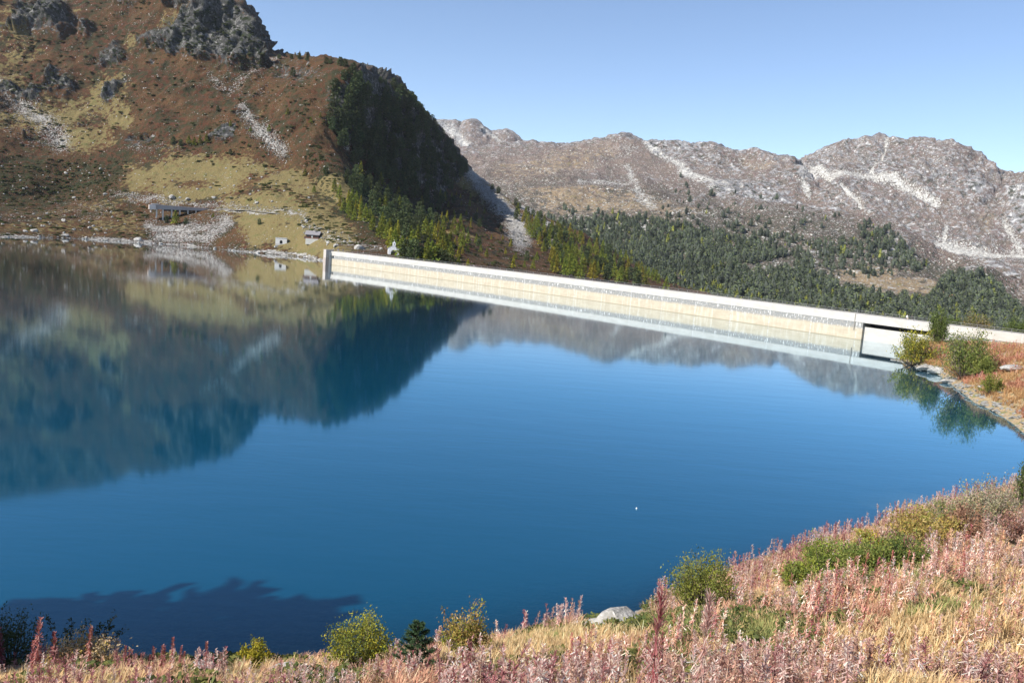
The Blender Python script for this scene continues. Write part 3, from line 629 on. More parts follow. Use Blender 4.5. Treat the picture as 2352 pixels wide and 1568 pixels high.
def dam_strip(name, prof, i0, i1, mat, parent):
    """prof: list of (offset to the lake, z) closed; swept along the dam line"""
    n = i1-i0; k = len(prof); V = []; S = []; Hh = []
    for i in range(i0, i1):
        for off, z in prof:
            V.append((dam_x[i]+dno[i, 0]*off, dam_y[i]+dno[i, 1]*off, z)); S.append(ds[i]); Hh.append(z)
    F = [(i*k+j, i*k+(j+1) % k, (i+1)*k+(j+1) % k, (i+1)*k+j) for i in range(n-1) for j in range(k)]
    F += [tuple(range(k-1, -1, -1)), tuple(range((n-1)*k, n*k))]
    me = bpy.data.meshes.new(name); me.from_pydata(V, [], F); me.materials.append(mat)
    for nm, arr in (('s', S), ('h', Hh)):
        a = me.attributes.new(nm, 'FLOAT', 'POINT'); a.data.foreach_set('value', np.array(arr, np.float32))
    return link(name, me, parent)
js = at_z(1999, 725.5, DH); isp = int(np.argmin(np.hypot(dam_x-js[0], dam_y-js[1])))
je = at_z(2190, 748, DH); ie = int(np.argmin(np.hypot(dam_x-je[0], dam_y-je[1])))
dam = link('dam', None, label='long pale concrete dam curving across the far side of the lake', cat='dam', loc=(0, 0, 0))
dam_strip('dam_wall', [(-.12, -14), (-.12, 4.95), (-4.4, 4.95), (-6, 1), (-22, -40), (-4, -40)], 0, isp, M_CL, dam)
dam_strip('crest', [(0, 4.953), (0, DH), (-4.5, DH), (-4.5, 4.953)], 0, len(dam_x), M_CU, dam)
dam_strip('spillway_wall', [(-1.1, -14), (-1.1, 3.75), (-4.0, 3.6), (-6, 1), (-22, -40), (-4, -40)], isp-1, ie, M_CU, dam)
dam_strip('spillway_back', [(-4.3, 3.55), (-4.3, 4.95), (-4.5, 4.95), (-4.5, 3.55)], isp-1, ie, M_DARK, dam)
dam_strip('dam_wall', [(-.12, -14), (-.12, 4.95), (-4.4, 4.95), (-6, 1), (-22, -40), (-4, -40)], ie-1, len(dam_x), M_CL, dam)
# end tower at the left abutment
a0 = math.atan2(dth[0, 1], dth[0, 0]); c0 = np.array([dam_x[0], dam_y[0]])
mb = MB()
pt = c0-dth[0]*1.3+dno[0]*.7
mb.box((pt[0], pt[1], 5.9), (2.3, 4.6, 4.2), a0, (.42, .37, .33)); mb.box((pt[0]+dno[0, 0]*-.4, pt[1]+dno[0, 1]*-.4, -.2), (2.2, 5.6, 8.0), a0, (.36, .30, .26), 1.0)
q = c0-dth[0]*2.0-dno[0]*3; mb.box((q[0], q[1], 3), (4, 8, 7.6), a0, (.66, .6, .54))
link('end_block', mb.mesh('end_block', M_PAINT), dam)
# near-black box on the face, painted to stand for a shaded notch
mb = MB(); q = c0+dth[0]*1.6+dno[0]*.25; mb.box((q[0], q[1], 4.55), (1.6, .5, .7), a0, (.06, .06, .06)); link('notch_shade', mb.mesh('notch_shade', M_PAINT), dam)
# gauge joint before the spillway
mb = MB(); q = np.array([dam_x[isp-2], dam_y[isp-2]])+dno[isp-2]*.02; mb.box((q[0], q[1], 4.9), (.22, .12, 4.6), math.atan2(dth[isp, 1], dth[isp, 0]), (.22, .20, .17)); link('gauge_board', mb.mesh('gauge_board', M_PAINT), dam)
# railing
rail = link('railing', None, label='thin grey metal railing running along the whole dam crest', cat='railing', loc=(dam_x[0], dam_y[0], DH))
mb = MB()
for hgt_ in (.5, 1.0):
    mb.tube(np.stack([dam_x-dno[:, 0]*.3-dam_x[0], dam_y-dno[:, 1]*.3-dam_y[0], 0*dam_x+hgt_], -1)[::4], .045, 4, (.28, .27, .27))
link('rail', mb.mesh('rail', M_METAL), rail)
pm = MB().tube([(0, 0, 0), (0, 0, 1.05)], .055, 5, (.35, .34, .33)).mesh('post', M_METAL)
for s in np.arange(2, ds[-1], 4.0)[:96]:
    x = np.interp(s, ds, dam_x); y = np.interp(s, ds, dam_y); nx = np.interp(s, ds, dno[:, 0]); ny = np.interp(s, ds, dno[:, 1])
    link('post', pm, rail, loc=(x-nx*.3-dam_x[0], y-ny*.3-dam_y[0], 0))

# ------------------------------------------------------------------ haze
mb = MB(); mb.box((0, 500, 350), (11400, 11400, 1000)); me = mb.mesh('haze', [])
hm = bpy.data.materials.new('haze'); hm.use_nodes = True; hm.node_tree.nodes.clear()
pv = hm.node_tree.nodes.new('ShaderNodeVolumePrincipled'); pv.inputs['Color'].default_value = (.82, .88, 1, 1); pv.inputs['Density'].default_value = .00003; pv.inputs['Anisotropy'].default_value = .2
ho = hm.node_tree.nodes.new('ShaderNodeOutputMaterial'); hm.node_tree.links.new(pv.outputs[0], ho.inputs['Volume']); me.materials.append(hm)
link('haze', me, kind='stuff')
#@@PART3

# ------------------------------------------------------------------ foliage builders (all triangles / quads in numpy)
def quad_leaf(c, d, n, L, W):
    """leaf quads: centre c, direction d, side n"""
    a = c-d*L/2; b = c+d*L/2
    return np.stack([a-n*W*.35, a+n*W*.35, b+n*W*.5, b-n*W*.5], 1)
def norm(a): return a/(np.linalg.norm(a, axis=-1, keepdims=True)+1e-9)
def quads_mesh(parts):
    """parts: list of (Q (n,4,3), colours (n,3))"""
    Q = np.concatenate([p[0] for p in parts]); C = np.concatenate([p[1] for p in parts])
    V = Q.reshape(-1, 3); F = np.arange(len(V)).reshape(-1, 4); return V, F, np.repeat(C, 4, 0)
def tubeq(pts, rad, k=5, col=(.1, .08, .06)):
    pts = np.asarray(pts, float); rad = np.broadcast_to(rad, (len(pts),)); th = np.arange(k)*2*math.pi/k; Q = []
    for i in range(len(pts)-1):
        t_ = norm(pts[i+1]-pts[i]); a = norm(np.cross(t_, [0.3, .2, .9] if abs(t_[2]) < .9 else [1., 0, 0])); b = np.cross(t_, a)
        r0 = pts[i]+rad[i]*(np.cos(th)[:, None]*a+np.sin(th)[:, None]*b); r1 = pts[i+1]+rad[i+1]*(np.cos(th)[:, None]*a+np.sin(th)[:, None]*b)
        Q.append(np.stack([r0, np.roll(r0, -1, 0), np.roll(r1, -1, 0), r1], 1))
    Q = np.concatenate(Q); return Q, np.tile(col, (len(Q), 1))
def conifer(seed, kind, n, low=False):
    """unit-height tree, returns crown part and trunk part"""
    g = np.random.default_rng(seed)
    t_ = g.random(n)**(.8 if kind == 'larch' else .85); t_ = .09+.91*t_
    if kind == 'larch': prof = (1-t_)**.8*.25*(1+.25*np.sin(t_*40+g.random()*6))
    elif kind == 'pine': prof = .22*np.sqrt(np.clip(1-((t_-.42)/.6)**2, 0, 1))*(1+.22*np.sin(t_*23+g.random()*6))
    else: prof = (1-t_)**.9*.20
    th = g.random(n)*2*math.pi; lob = 1+.22*np.sin(3*th+g.random()*6)+.15*np.sin(5*th+t_*9)
    rr = prof*lob*(g.random(n)**.4)+.006
    c = np.stack([rr*np.cos(th), rr*np.sin(th), t_], -1)
    out = norm(np.stack([np.cos(th), np.sin(th), (-.25 if kind == 'larch' else .25)+.5*g.standard_normal(n)], -1)+.35*g.standard_normal((n, 3)))
    side = norm(np.cross(out, g.standard_normal((n, 3))))
    L = (.075 if kind != 'larch' else .068)*(.6+.8*g.random(n))[:, None]*(1.25-.6*t_[:, None])*(1.6 if low else 1); W = L*(.62 if kind == 'pine' else .5)
    Q = quad_leaf(c, out, side, L, W)
    br = (.75+.5*g.random(n))[:, None]
    if kind == 'larch':
        base = np.where(g.random((n, 1)) < .55, np.array([[.185, .190, .030]]), np.array([[.115, .150, .028]]))
    elif kind == 'gold': base = np.tile([[.23, .20, .03]], (n, 1))
    else: base = np.where(g.random((n, 1)) < .6, np.array([[.060, .082, .036]]), np.array([[.098, .118, .050]]))
    if kind == 'gold': pass
    col = base*br
    ht, hc = tubeq([(0, 0, 0), (0, 0, .5), (0, 0, .97)], [.016, .010, .002], 4, (.10, .08, .06))
    return (Q, col), (ht, hc)
def tree_meshes(kind, nvar, n, seed0):
    out = []
    for i in range(nvar):
        cr, tk = conifer(seed0+i, kind, n)
        V, F, C = quads_mesh([cr]); a = mesh_tris(kind+'_crown', V, F, M_NEEDLE, C)
        V, F, C = quads_mesh([tk]); b = mesh_tris('trunk', V, F, M_BARK, C)
        V, F, C = quads_mesh([cr, tk]); w_ = mesh_tris(kind+'_tree', V, F, [M_NEEDLE, M_BARK], C, matidx=np.r_[np.zeros(len(cr[0])), np.ones(len(tk[0]))])
        out.append((a, b, w_))
    return out
TM = dict(pine=tree_meshes('pine', 6, 620, 10), larch=tree_meshes('larch', 6, 560, 30), gold=tree_meshes('gold', 2, 380, 50))
def put_tree(kind, p, h, label, group=None, split=False, wide=1.0):
    k = TM[kind][int(rng.integers(len(TM[kind])))]; nm = {'pine': 'pine_tree', 'larch': 'larch_tree', 'gold': 'larch_tree'}[kind]; cat = {'pine': 'pine tree', 'larch': 'larch tree', 'gold': 'larch tree'}[kind]
    rz = float(rng.random()*6.28); sc = (h*wide, h*wide, h)
    if split:
        e = link(nm, None, None, label, cat, group, loc=(p[0], p[1], p[2]-.3), rz=rz, sc=sc)
        link('crown', k[0], e); link('trunk', k[1], e)
    else: e = link(nm, k[2], None, label, cat, group, loc=(p[0], p[1], p[2]-.3), rz=rz, sc=sc)
    return e
def sample(poly, n, mind=6):
    P = np.array(poly); lo, hi = P.min(0), P.max(0); out = []
    tries = 0
    while len(out) < n and tries < n*60:
        tries += 1; q = lo+(hi-lo)*rng.random(2)
        if inpoly(q[0], q[1], poly) and all(abs(q[0]-a)+abs(q[1]-b) > mind for a, b in out[-400:]): out.append((q[0], q[1]))
    return out
npl = [0, 0]
def grove(poly, n, kinds, h0, h1, label, group, mind=6, split=False, loft=None, wide=1.0):
    for x, y in sample(poly, n, mind):
        p = (loft or hillA).at(x, y, 4.5)
        if p is None: continue
        kd = kinds[int(rng.integers(len(kinds)))]; nm = 'pine' if kd == 'pine' else 'larch'
        hq = rng.random(); lb = label % nm if '%s' in label else label
        if n > 12:
            P_ = np.array(poly); lo, hi = P_.min(0), P_.max(0); cx = int(min(2, 3*(x-lo[0])/(hi[0]-lo[0]))); cy = int(min(2, 3*(y-lo[1])/(hi[1]-lo[1])))
            lb = ('golden ' if kd == 'gold' else '')+lb+', '+('upper', 'middle', 'lower')[cy]+' '+('left', 'centre', 'right')[cx]+' of it, '+('short', 'mid height', 'tall')[min(2, int(hq*3))]
        put_tree(kd, p, h0+(h1-h0)*hq, lb, group % nm if '%s' in group else group, split, wide*(.85+.35*rng.random()))
# cliff and its foot
grove([(755, 300), (770, 215), (800, 200), (860, 230), (905, 215), (960, 262), (1020, 340), (1060, 395), (1010, 430), (960, 450), (890, 420), (800, 370)], 150, ['pine'], 11, 16, 'dark pine on the steep cliff face', 'pines on the cliff face', 10, wide=1.2)
grove([(790, 360), (900, 400), (1010, 440), (1060, 400), (1030, 450), (1010, 500), (1000, 560), (930, 560), (860, 500), (800, 440)], 92, ['pine', 'pine', 'pine', 'larch'], 10, 14, 'dark %s in the shaded stand below the cliff', '%s trees in the shade under the cliff', 13)
grove([(1012, 330), (1035, 350), (1068, 395), (1040, 400)], 9, ['pine'], 10, 14, 'slender dark pine on the lower skyline edge of the cliff', 'pines on the cliff skyline', 8)
for x, y, h in [(640, 131, 5), (668, 133, 5), (684, 133, 6), (705, 136, 5), (748, 143, 6), (758, 145, 5), (780, 149, 8), (795, 152, 7), (872, 190, 7), (884, 193, 6), (926, 216, 7)]:
    put_tree('pine', hillA.at(x, y+1), h, 'small dark pine standing out against the sky on the mountain skyline', 'skyline pines', wide=1.5)
for x, y, h, k in [(808, 170, 10, 'pine'), (790, 185, 10, 'pine'), (770, 215, 13, 'pine'), (768, 245, 13, 'pine'), (825, 180, 8, 'pine')]:
    put_tree(k, hillA.at(x, y), h, 'bushy dark pine on the left rim of the cliff above the heath slope', 'pines on the left rim of the cliff', wide=1.4)
for i, x in enumerate(np.linspace(905, 1068, 24)):
    y = float(np.interp(x, [e[0] for e in A5], [e[1] for e in A5])); p = hillA.at(x+rng.normal()*2, y+4)
    put_tree('pine', p, 8+6*rng.random(), 'dark pine on the falling cliff edge against the sky, '+('high up' if i < 8 else 'half way down' if i < 16 else 'low down'), 'pines along the falling cliff edge', wide=1.2)
# larch band between cliff and chapel
grove([(765, 440), (800, 450), (850, 500), (900, 540), (960, 560), (930, 590), (900, 565), (850, 535), (790, 500)], 34, ['larch', 'larch', 'gold', 'larch'], 8, 12, 'sunlit %s in the band below the cliff', 'larch trees in the band below the cliff', 11)
for i, (x, y, h, k) in enumerate([(922, 592, 12, 'larch'), (932, 598, 11, 'pine'), (948, 600, 12, 'pine'), (958, 604, 5, 'larch'), (965, 602, 9, 'pine'), (978, 604, 10, 'larch'), (990, 606, 12, 'larch'), (1000, 606, 10, 'larch'), (1010, 610, 9, 'pine'), (1022, 612, 9, 'pine'), (1034, 614, 7, 'pine'), (945, 585, 14, 'larch'), (905, 570, 11, 'larch'), (893, 566, 11, 'gold'), (1052, 616, 7, 'larch'), (1075, 618, 6, 'gold'), (980, 585, 10, 'larch')]):
    p = hillA.at(x, min(y, 630)); put_tree(k, p, h, '%s%s in the clump beside the white chapel, %s from it' % ('tall ' if h > 11 else 'low ' if h < 8 else '', 'yellow green larch' if k != 'pine' else 'dark bushy pine', 'right behind' if x < 930 else 'a few steps' if x < 962 else 'midway' if x < 1000 else 'far right'), '%s trees beside the chapel' % ('larch' if k != 'pine' else 'pine'), True, 1.35)
grove([(1000, 480), (1070, 430), (1120, 480), (1180, 560), (1250, 600), (1250, 622), (1040, 605), (1010, 560)], 48, ['larch', 'larch', 'pine', 'gold'], 5, 9, 'scattered %s on the red brown slope', '%s trees scattered on the red brown slope', 15)
grove([(990, 500), (1060, 520), (1070, 600), (1000, 590)], 22, ['larch', 'larch', 'gold'], 9, 12, 'sunlit %s beside the cliff shadow', 'larches at the edge of the cliff shadow', 11)
grove([(1175, 490), (1250, 515), (1360, 555), (1440, 600), (1540, 660), (1540, 668), (1400, 650), (1270, 632), (1260, 590), (1200, 530)], 150, ['larch', 'larch', 'larch', 'gold', 'pine'], 11, 16, '%s in the autumn wood behind the dam', '%s trees in the autumn wood behind the dam', 8)
for x, y, h in [(1131, 430, 8), (1147, 440, 9), (1186, 467, 9), (1192, 475, 8), (1210, 485, 10), (1225, 490, 8), (1240, 495, 9)]:
    put_tree('pine', hillA.at(x, y+3), h, 'lone dark pine on the bare ridge line above the pale scree', 'pines on the lower ridge line', wide=1.4)
# singles on the open slope
for x, y, h, k, lb in [(402, 512, 10.5, 'larch', 'bright yellow green larch standing in the grey scree below the viaduct'), (382, 508, 5.5, 'pine', 'small dark green pine left of the larch in the scree'), (424, 513, 5, 'pine', 'small dark pine in the shadow right of the larch in the scree'),
    (490, 498, 3.5, 'larch', 'little shrubby larch in the middle of the grey scree'), (592, 512, 4.5, 'pine', 'small dark pine on the right rim of the grey scree'), (435, 328, 8, 'larch', 'leftmost larch of the small bright group on the heath slope'), (447, 332, 8, 'larch', 'second larch from the left in the small bright group on the heath slope'),
    (458, 330, 8, 'larch', 'third larch from the left in the small bright group on the heath slope'), (474, 327, 7.5, 'larch', 'rightmost larch of the small bright group on the heath slope'), (396, 328, 7, 'pine', 'dark bushy pine left of the bright larch group'), (415, 334, 6, 'pine', 'dark pine close beside the bright larch group'),
    (528, 290, 6, 'larch', 'small larch above the larch group on the open heath'), (530, 355, 5, 'pine', 'small dark pine on the upper edge of the grassy bench'), (618, 300, 7, 'larch', 'larch on the right side of the pale rubble streak'), (572, 300, 5, 'larch', 'small larch on the left side of the pale rubble streak'),
    (660, 262, 6, 'larch', 'small larch on the heath above the rubble streak'), (715, 282, 6, 'larch', 'small larch left of the cliff foot'), (735, 270, 5, 'larch', 'small larch just below the cliff edge on its left'), (500, 255, 5, 'pine', 'small dark pine on the open heath under the summit crags'),
    (745, 400, 7, 'pine', 'dark pine where the grassy bench meets the cliff wood'), (720, 440, 6, 'larch', 'small larch on the right end of the grassy bench'), (700, 400, 6, 'larch', 'small larch among boulders above the right end of the bench'), (800, 178, 9, 'pine', 'round dark pine beside the pale cliff wall'), (675, 175, 8, 'pine', 'dark pine on the small outcrop left of the cliff top')]:
    p = hillA.at(x, y); put_tree(k, p, h, lb, None, True, 1.3)

def merge(protos, P, S, RZ, colmul, which, tilt=None, lean=None):
    """protos: list of (V,F,C) unit meshes -> one merged arrays set"""
    Vs, Fs, Cs, n = [], [], [], 0
    for k, (V, F, C) in enumerate(protos):
        m_ = which == k; c = int(m_.sum())
        if not c: continue
        cs, sn = np.cos(RZ[m_])[:, None], np.sin(RZ[m_])[:, None]
        s_ = S[m_]; s_ = s_ if s_.ndim == 2 else np.repeat(s_[:, None], 3, 1)
        X = V[None, :, 0]*s_[:, :1]; Y = V[None, :, 1]*s_[:, 1:2]; Z = V[None, :, 2]*s_[:, 2:]
        VX = X*cs-Y*sn; VY = X*sn+Y*cs
        if lean is not None: VX = VX+Z*lean[m_][:, :1]; VY = VY+Z*lean[m_][:, 1:]
        W_ = np.stack([VX, VY, Z], -1)+P[m_][:, None, :]
        Vs.append(W_.reshape(-1, 3)); Fs.append((F[None]+(np.arange(c)*len(V))[:, None, None]+n).reshape(-1, F.shape[1]))
        Cs.append((C[None]*colmul[m_][:, None, :]).reshape(-1, 3)); n += c*len(V)
    return np.concatenate(Vs), np.concatenate(Fs), np.concatenate(Cs)
# distant forest: one mass of small trees
protos = []
for i in range(6):
    cr, tk = conifer(90+i, 'pine' if i < 4 else 'larch', 60, True); 
    core = tubeq([(0, 0, .06), (0, 0, .3), (0, 0, .6), (0, 0, .97)], [.12, .16, .14, .03] if i < 4 else [.14, .11, .07, .01], 6, (.042, .052, .036) if i < 4 else (.12, .13, .03))
    protos.append(quads_mesh([cr, core]))
FZ = [([(1240, 490), (1300, 512), (1400, 500), (1480, 500), (1560, 520), (1640, 530), (1750, 565), (1860, 600), (1880, 640), (2000, 680), (2130, 690), (2180, 630), (2250, 625), (2300, 665), (2360, 740), (2360, 800), (2000, 790), (1700, 740), (1500, 690), (1340, 600)], 6500, 3),
      ([(1650, 510), (1750, 530), (1900, 560), (1990, 530), (2090, 590), (2140, 615), (1990, 640), (1880, 620), (1750, 570)], 330, 5), ([(1560, 400), (2050, 520), (2100, 600), (1500, 520)], 130, 8), ([(1980, 510), (2060, 535), (2100, 580), (2090, 610), (2000, 570), (1960, 540)], 110, 4), ([(1280, 470), (1500, 500), (1400, 520), (1280, 520)], 50, 6), ([(1340, 560), (1500, 600), (1640, 700), (1500, 690)], 150, 4)]
FP = []
for poly, n, md in FZ:
    P_ = np.array(poly); lo, hi = P_.min(0), P_.max(0); q = lo+(hi-lo)*rng.random((n*5, 2)); q = q[inpoly(q[:, 0], q[:, 1], poly)][:n]
    FP += [hillB.at(a, b) for a, b in q]
FP = np.array([p for p in FP if p is not None]); N_ = len(FP)
dens = fbm(FP/60., 3, 501)+.35*fbm(FP/18., 2, 503); keep = (dens > -.46)
FP = FP[keep]; N_ = len(FP)
u_, v_ = proj(FP); lar = rng.random(N_) < np.clip(.04+.38*sstep(600, 740, v_-(u_-1500)*.13), 0, .5)
which = np.where(lar, 4+rng.integers(0, 2, N_), rng.integers(0, 4, N_)); hh = 5+11*rng.random(N_)**1.6; S_ = np.stack([hh*(1.25+.5*rng.random(N_))]*2+[hh], -1)
V, F, C = merge(protos, FP-[0, 0, .5], S_, rng.random(N_)*6.28, (.65+.8*rng.random((N_, 1)))*np.ones((1, 3))*np.array([[1.25, 1.15, 1.3]]), which)
link('distant_forest', mesh_tris('distant_forest', V, F, M_NEEDLE, C), kind='stuff', label='dark mass of conifers covering the lower slopes beyond the dam', cat='forest')

# ------------------------------------------------------------------ stones
def rock_arr(seed, sub=2):
    import bmesh
    b = bmesh.new(); bmesh.ops.create_icosphere(b, subdivisions=sub, radius=1.0)
    V = np.array([v.co[:] for v in b.verts]); F = np.array([[v.index for v in f.verts] for f in b.faces]); b.free()
    g = np.random.default_rng(seed)
    for _ in range(9):      # cut flat facets
        n = norm(g.standard_normal(3)); d = .55+.35*g.random(); e = V@n-d; V = V-np.outer(np.clip(e, 0, None), n)
    V = V*(1+.13*vnoise(V*2.2+seed)[:, None]); V *= np.array([1.0, .75+.2*g.random(), .6+.25*g.random()])
    return V, F, np.ones((len(V), 3))
RK = [rock_arr(i, 2) for i in range(6)]; RKM = [mesh_tris('boulder', v, f, M_BOULDER) for v, f, c in RK]; RS_ = [rock_arr(20+i, 1) for i in range(5)]
def boulder(p, size, label, group=None, rz=None, sc=(1, 1, 1)):
    return link('boulder', RKM[int(rng.integers(6))], None, label, 'boulder', group, loc=(p[0], p[1], p[2]+size*.15), rz=rng.random()*6.28 if rz is None else rz, sc=tuple(size*a for a in sc))
for x, y, sz, lb in [(393, 455, 3.0, 'large pale boulder on the grass above the viaduct'), (315, 551, 2.6, 'big pale boulder at the waterline left of the grey scree'), (826, 571, 3.2, 'big pale split boulder on the lawn between the dam end and the chapel'), (428, 456, 2.2, 'grey boulder above the viaduct deck right of the large pale one'),
    (488, 455, 1.9, 'lone boulder with a dark shadow above the middle of the road'), (590, 465, 2.0, 'dark edged boulder where the track leaves the viaduct'), (150, 540, 2.4, 'dark boulder at the left waterline'), (78, 530, 2.2, 'rounded boulder in the grass near the left shore'), (145, 505, 2.0, 'boulder throwing a dark shadow on the left meadow'), (57, 531, 1.6, 'smaller boulder near the left shore'),
    (155, 396, 1.8, 'small white boulder on the heath high above the left shore'), (240, 447, 1.9, 'lone white boulder beside the dark green shrubs'), (205, 522, 1.7, 'pale boulder in the meadow left of the viaduct'), (170, 452, 1.6, 'white slab lying on the slope above the left meadow'), (700, 507, 1.5, 'dark capped boulder above the chalet'), (768, 564, 2.2, 'dark hollowed boulder right of the chalet'), (20, 552, 1.8, 'pale boulder half in the water at the far left')]:
    p = hillA.at(x, y); 
    if p is not None: boulder(p, sz, lb, None, None, (1.25, 1, .95))
for poly, n, a, b, lb, gr in [([(0, 549), (300, 559), (520, 577), (600, 584), (600, 580), (300, 553), (0, 543)], 45, .6, 1.5, 'pale shore boulder on the far waterline of the lake', 'shore boulders on the far waterline'),
    ([(0, 490), (250, 480), (340, 540), (300, 552), (0, 540)], 45, .7, 1.6, 'grey boulder scattered on the shore meadow left of the viaduct', 'boulders on the left shore meadow'), ([(300, 400), (560, 370), (720, 430), (760, 500), (640, 475), (300, 450)], 45, .6, 1.5, 'pale boulder scattered on the grassy bench', 'boulders on the grassy bench'),
    ([(690, 500), (800, 545), (890, 575), (840, 565), (740, 560), (680, 520)], 40, .6, 1.5, 'pale boulder in the rubble between chalet and chapel', 'boulders between chalet and chapel'), ([(0, 380), (290, 380), (280, 460), (0, 460)], 30, .7, 1.5, 'pale boulder on the dark heath above the left shore', 'boulders on the dark heath')]:
    for x, y in sample(poly, n, 5):
        p = hillA.at(x, y)
        if p is not None:
            P_ = np.array(poly); lo, hi = P_.min(0), P_.max(0); cx = int(min(4, 5*(x-lo[0])/(hi[0]-lo[0]))); cy = int(min(2, 3*(y-lo[1])/(hi[1]-lo[1]))); q = rng.random()**2
            boulder(p, a+(b-a)*q, ('small ' if q < .2 else 'large ' if q > .6 else 'medium ')+lb+', '+('upper', 'middle', 'lower')[cy]+' '+('far left', 'left', 'centre', 'right', 'far right')[cx], gr)
# loose rubble
def rubble(sampler, n, smin, smax):
    P_ = []
    for poly, k in sampler:
        for x, y in sample(poly, int(n*k), 0): 
            p = hillA.at(x, y)
            if p is not None: P_.append(p)
    P_ = np.array(P_)+rng.standard_normal((len(P_), 3))*[1.2, 1.2, 0]*.6; N = len(P_); S = smin+(smax-smin)*rng.random(N)**3
    g = .7+.45*rng.random((N, 1)); V, F, C = merge(RS_, P_, np.stack([S, S*.8, S*.7], -1), rng.random(N)*6.28, g*np.ones((1, 3)), rng.integers(0, 5, N)); return V, F, C
V, F, C = rubble([([(0, 200), (60, 240), (140, 330), (60, 340), (0, 290)], .16), ([(540, 240), (600, 280), (680, 350), (640, 370), (560, 300)], .16), ([(1065, 400), (1130, 430), (1210, 520), (1220, 570), (1180, 560), (1100, 450)], .22), ([(330, 495), (520, 485), (540, 520), (480, 555), (340, 550)], .14),
    ([(0, 546), (300, 556), (520, 575), (745, 599), (740, 590), (500, 560), (300, 545), (0, 535)], .12), ([(450, 150), (640, 140), (620, 220), (520, 230)], .08), ([(265, 440), (400, 455), (640, 470), (640, 486), (330, 470)], .06), ([(680, 490), (800, 540), (900, 580), (830, 570), (700, 540)], .06)], 7000, .35, 1.15)
t = NT('rubble_stone'); ns = t.noise(1.5, 5, .6); M_RUB = t.surf(t.mix(t.math('MULTIPLY', ns, 1.0), t.mix(.8, t.attr('col', True), (.03, .028, .02)), (.38, .365, .34)), .95, None, .1)
link('scree_stones', mesh_tris('scree_stones', V, F, M_RUB), kind='stuff', label='loose pale scree stones spilled down the slopes', cat='scree')
# low juniper and alpenrose mounds
g = np.random.default_rng(5); MP = []
for i in range(4):
    n = 46; d = norm(g.standard_normal((n, 3))); d[:, 2] = np.abs(d[:, 2])*.8; c = d*np.array([1, 1, .5])*(.75+.3*g.random((n, 1))); sd_ = norm(np.cross(d, g.standard_normal((n, 3))))
    Q = quad_leaf(c, norm(np.cross(sd_, d)), sd_, .55*(.6+.8*g.random((n, 1))), .5); cl = np.array([[.045, .055, .018]])*(.6+.8*g.random((n, 1))); MP.append(quads_mesh([(Q, cl)]))
P_ = []
for poly, n in [([(0, 360), (290, 370), (290, 455), (0, 475)], 520), ([(0, 480), (340, 465), (340, 545), (0, 542)], 170), ([(0, 80), (740, 150), (740, 420), (290, 350), (0, 360)], 900), ([(560, 380), (700, 450), (860, 560), (760, 560), (640, 490)], 260), ([(1000, 430), (1100, 440), (1400, 600), (1250, 620), (1020, 600)], 450), ([(330, 395), (700, 400), (720, 470), (340, 450)], 60), ([(700, 200), (780, 250), (780, 440), (700, 420)], 200), ([(320, 100), (480, 10), (540, 5), (605, 100), (600, 160), (500, 150), (400, 120)], 420), ([(20, 0), (350, 0), (300, 130), (20, 240)], 420)]:
    P_ += [hillA.at(x, y) for x, y in sample(poly, n, 0)]
P_ = np.array([p for p in P_ if p is not None]); N = len(P_); ke = fbm(P_/22., 3, 555) > -.18; P_ = P_[ke]; N = len(P_); S = .6+1.3*rng.random(N)**2
V, F, C = merge(MP, P_, np.stack([S*1.3, S, S*.8], -1), rng.random(N)*.6, (.7+.7*rng.random((N, 1)))*np.array([[1, 1, 1]]), rng.integers(0, 4, N))
P0_ = None
link('low_shrubs', mesh_tris('low_shrubs', V, F, M_LEAF, C), kind='stuff', label='low dark juniper and heath mounds dotted over the mountain slope', cat='ground cover')
#@@PART4

# ------------------------------------------------------------------ buildings on the far shore
def ang_to_cam(p): return math.atan2(-p[0], p[1])     # z-rotation that turns local -y towards the camera
# viaduct / gallery of the shore road
pa = at_r(345, 470, 650); pb = at_r(497, 478.5, 655); pa[2] = pb[2] = 0
za = at_r(345, 470, 650)[2]; dv = norm(pb-pa); vr = math.atan2(dv[1], dv[0]); Lv = float(np.linalg.norm(pb-pa))
via = link('viaduct', None, None, 'weathered concrete road viaduct on pillars above the grey scree', 'viaduct', loc=(pa[0], pa[1], za-3.2), rz=vr)
mb = MB(); mb.prism([(0, 0), (Lv, 2.0), (Lv, 3.0), (0, 3.2)], 0, 5, 'y', (.34, .31, .30)); mb.box((Lv*.5, .1, 3.4), (Lv, .35, .5), 0, (.40, .34, .33)); link('deck', mb.mesh('deck', M_PAINT), via)
mb = MB(); mb.box((1.5, 1.8, 1.6), (4.4, 5.6, 3.3), 0, (.62, .56, .52)); mb.box((3.2, .2, 3.9), (5.0, 2.0, .6), 0, (.66, .62, .58)); link('abutment_block', mb.mesh('abutment_block', M_PAINT), via)
for i, (x, l, c) in enumerate([(.6, 3.2, (.62, .57, .52)), (4.4, 7.0, (.66, .62, .56)), (8.6, 8.6, (.68, .63, .57)), (14.5, 6.5, (.6, .56, .5)), (20, 4.2, (.55, .52, .47)), (25.5, 3.6, (.5, .47, .43)), (31, 3.2, (.5, .47, .43)), (36, 2.8, (.5, .47, .43))]):
    if x > Lv-2: break
    mb = MB(); mb.box((x, 2.0, -l/2+.9+.04*x), (.8, 3.4, l), 0, c); link('pillar', mb.mesh('pillar', M_PAINT), via)
mb = MB(); mb.box((Lv*.55+4, 5.5, .9), (Lv*.9, .4, 3.0), 0, (.05, .05, .05)); link('deck_shade_sheet', mb.mesh('deck_shade_sheet', M_PAINT), via)  # near-black sheet puts the shade under the deck into colour
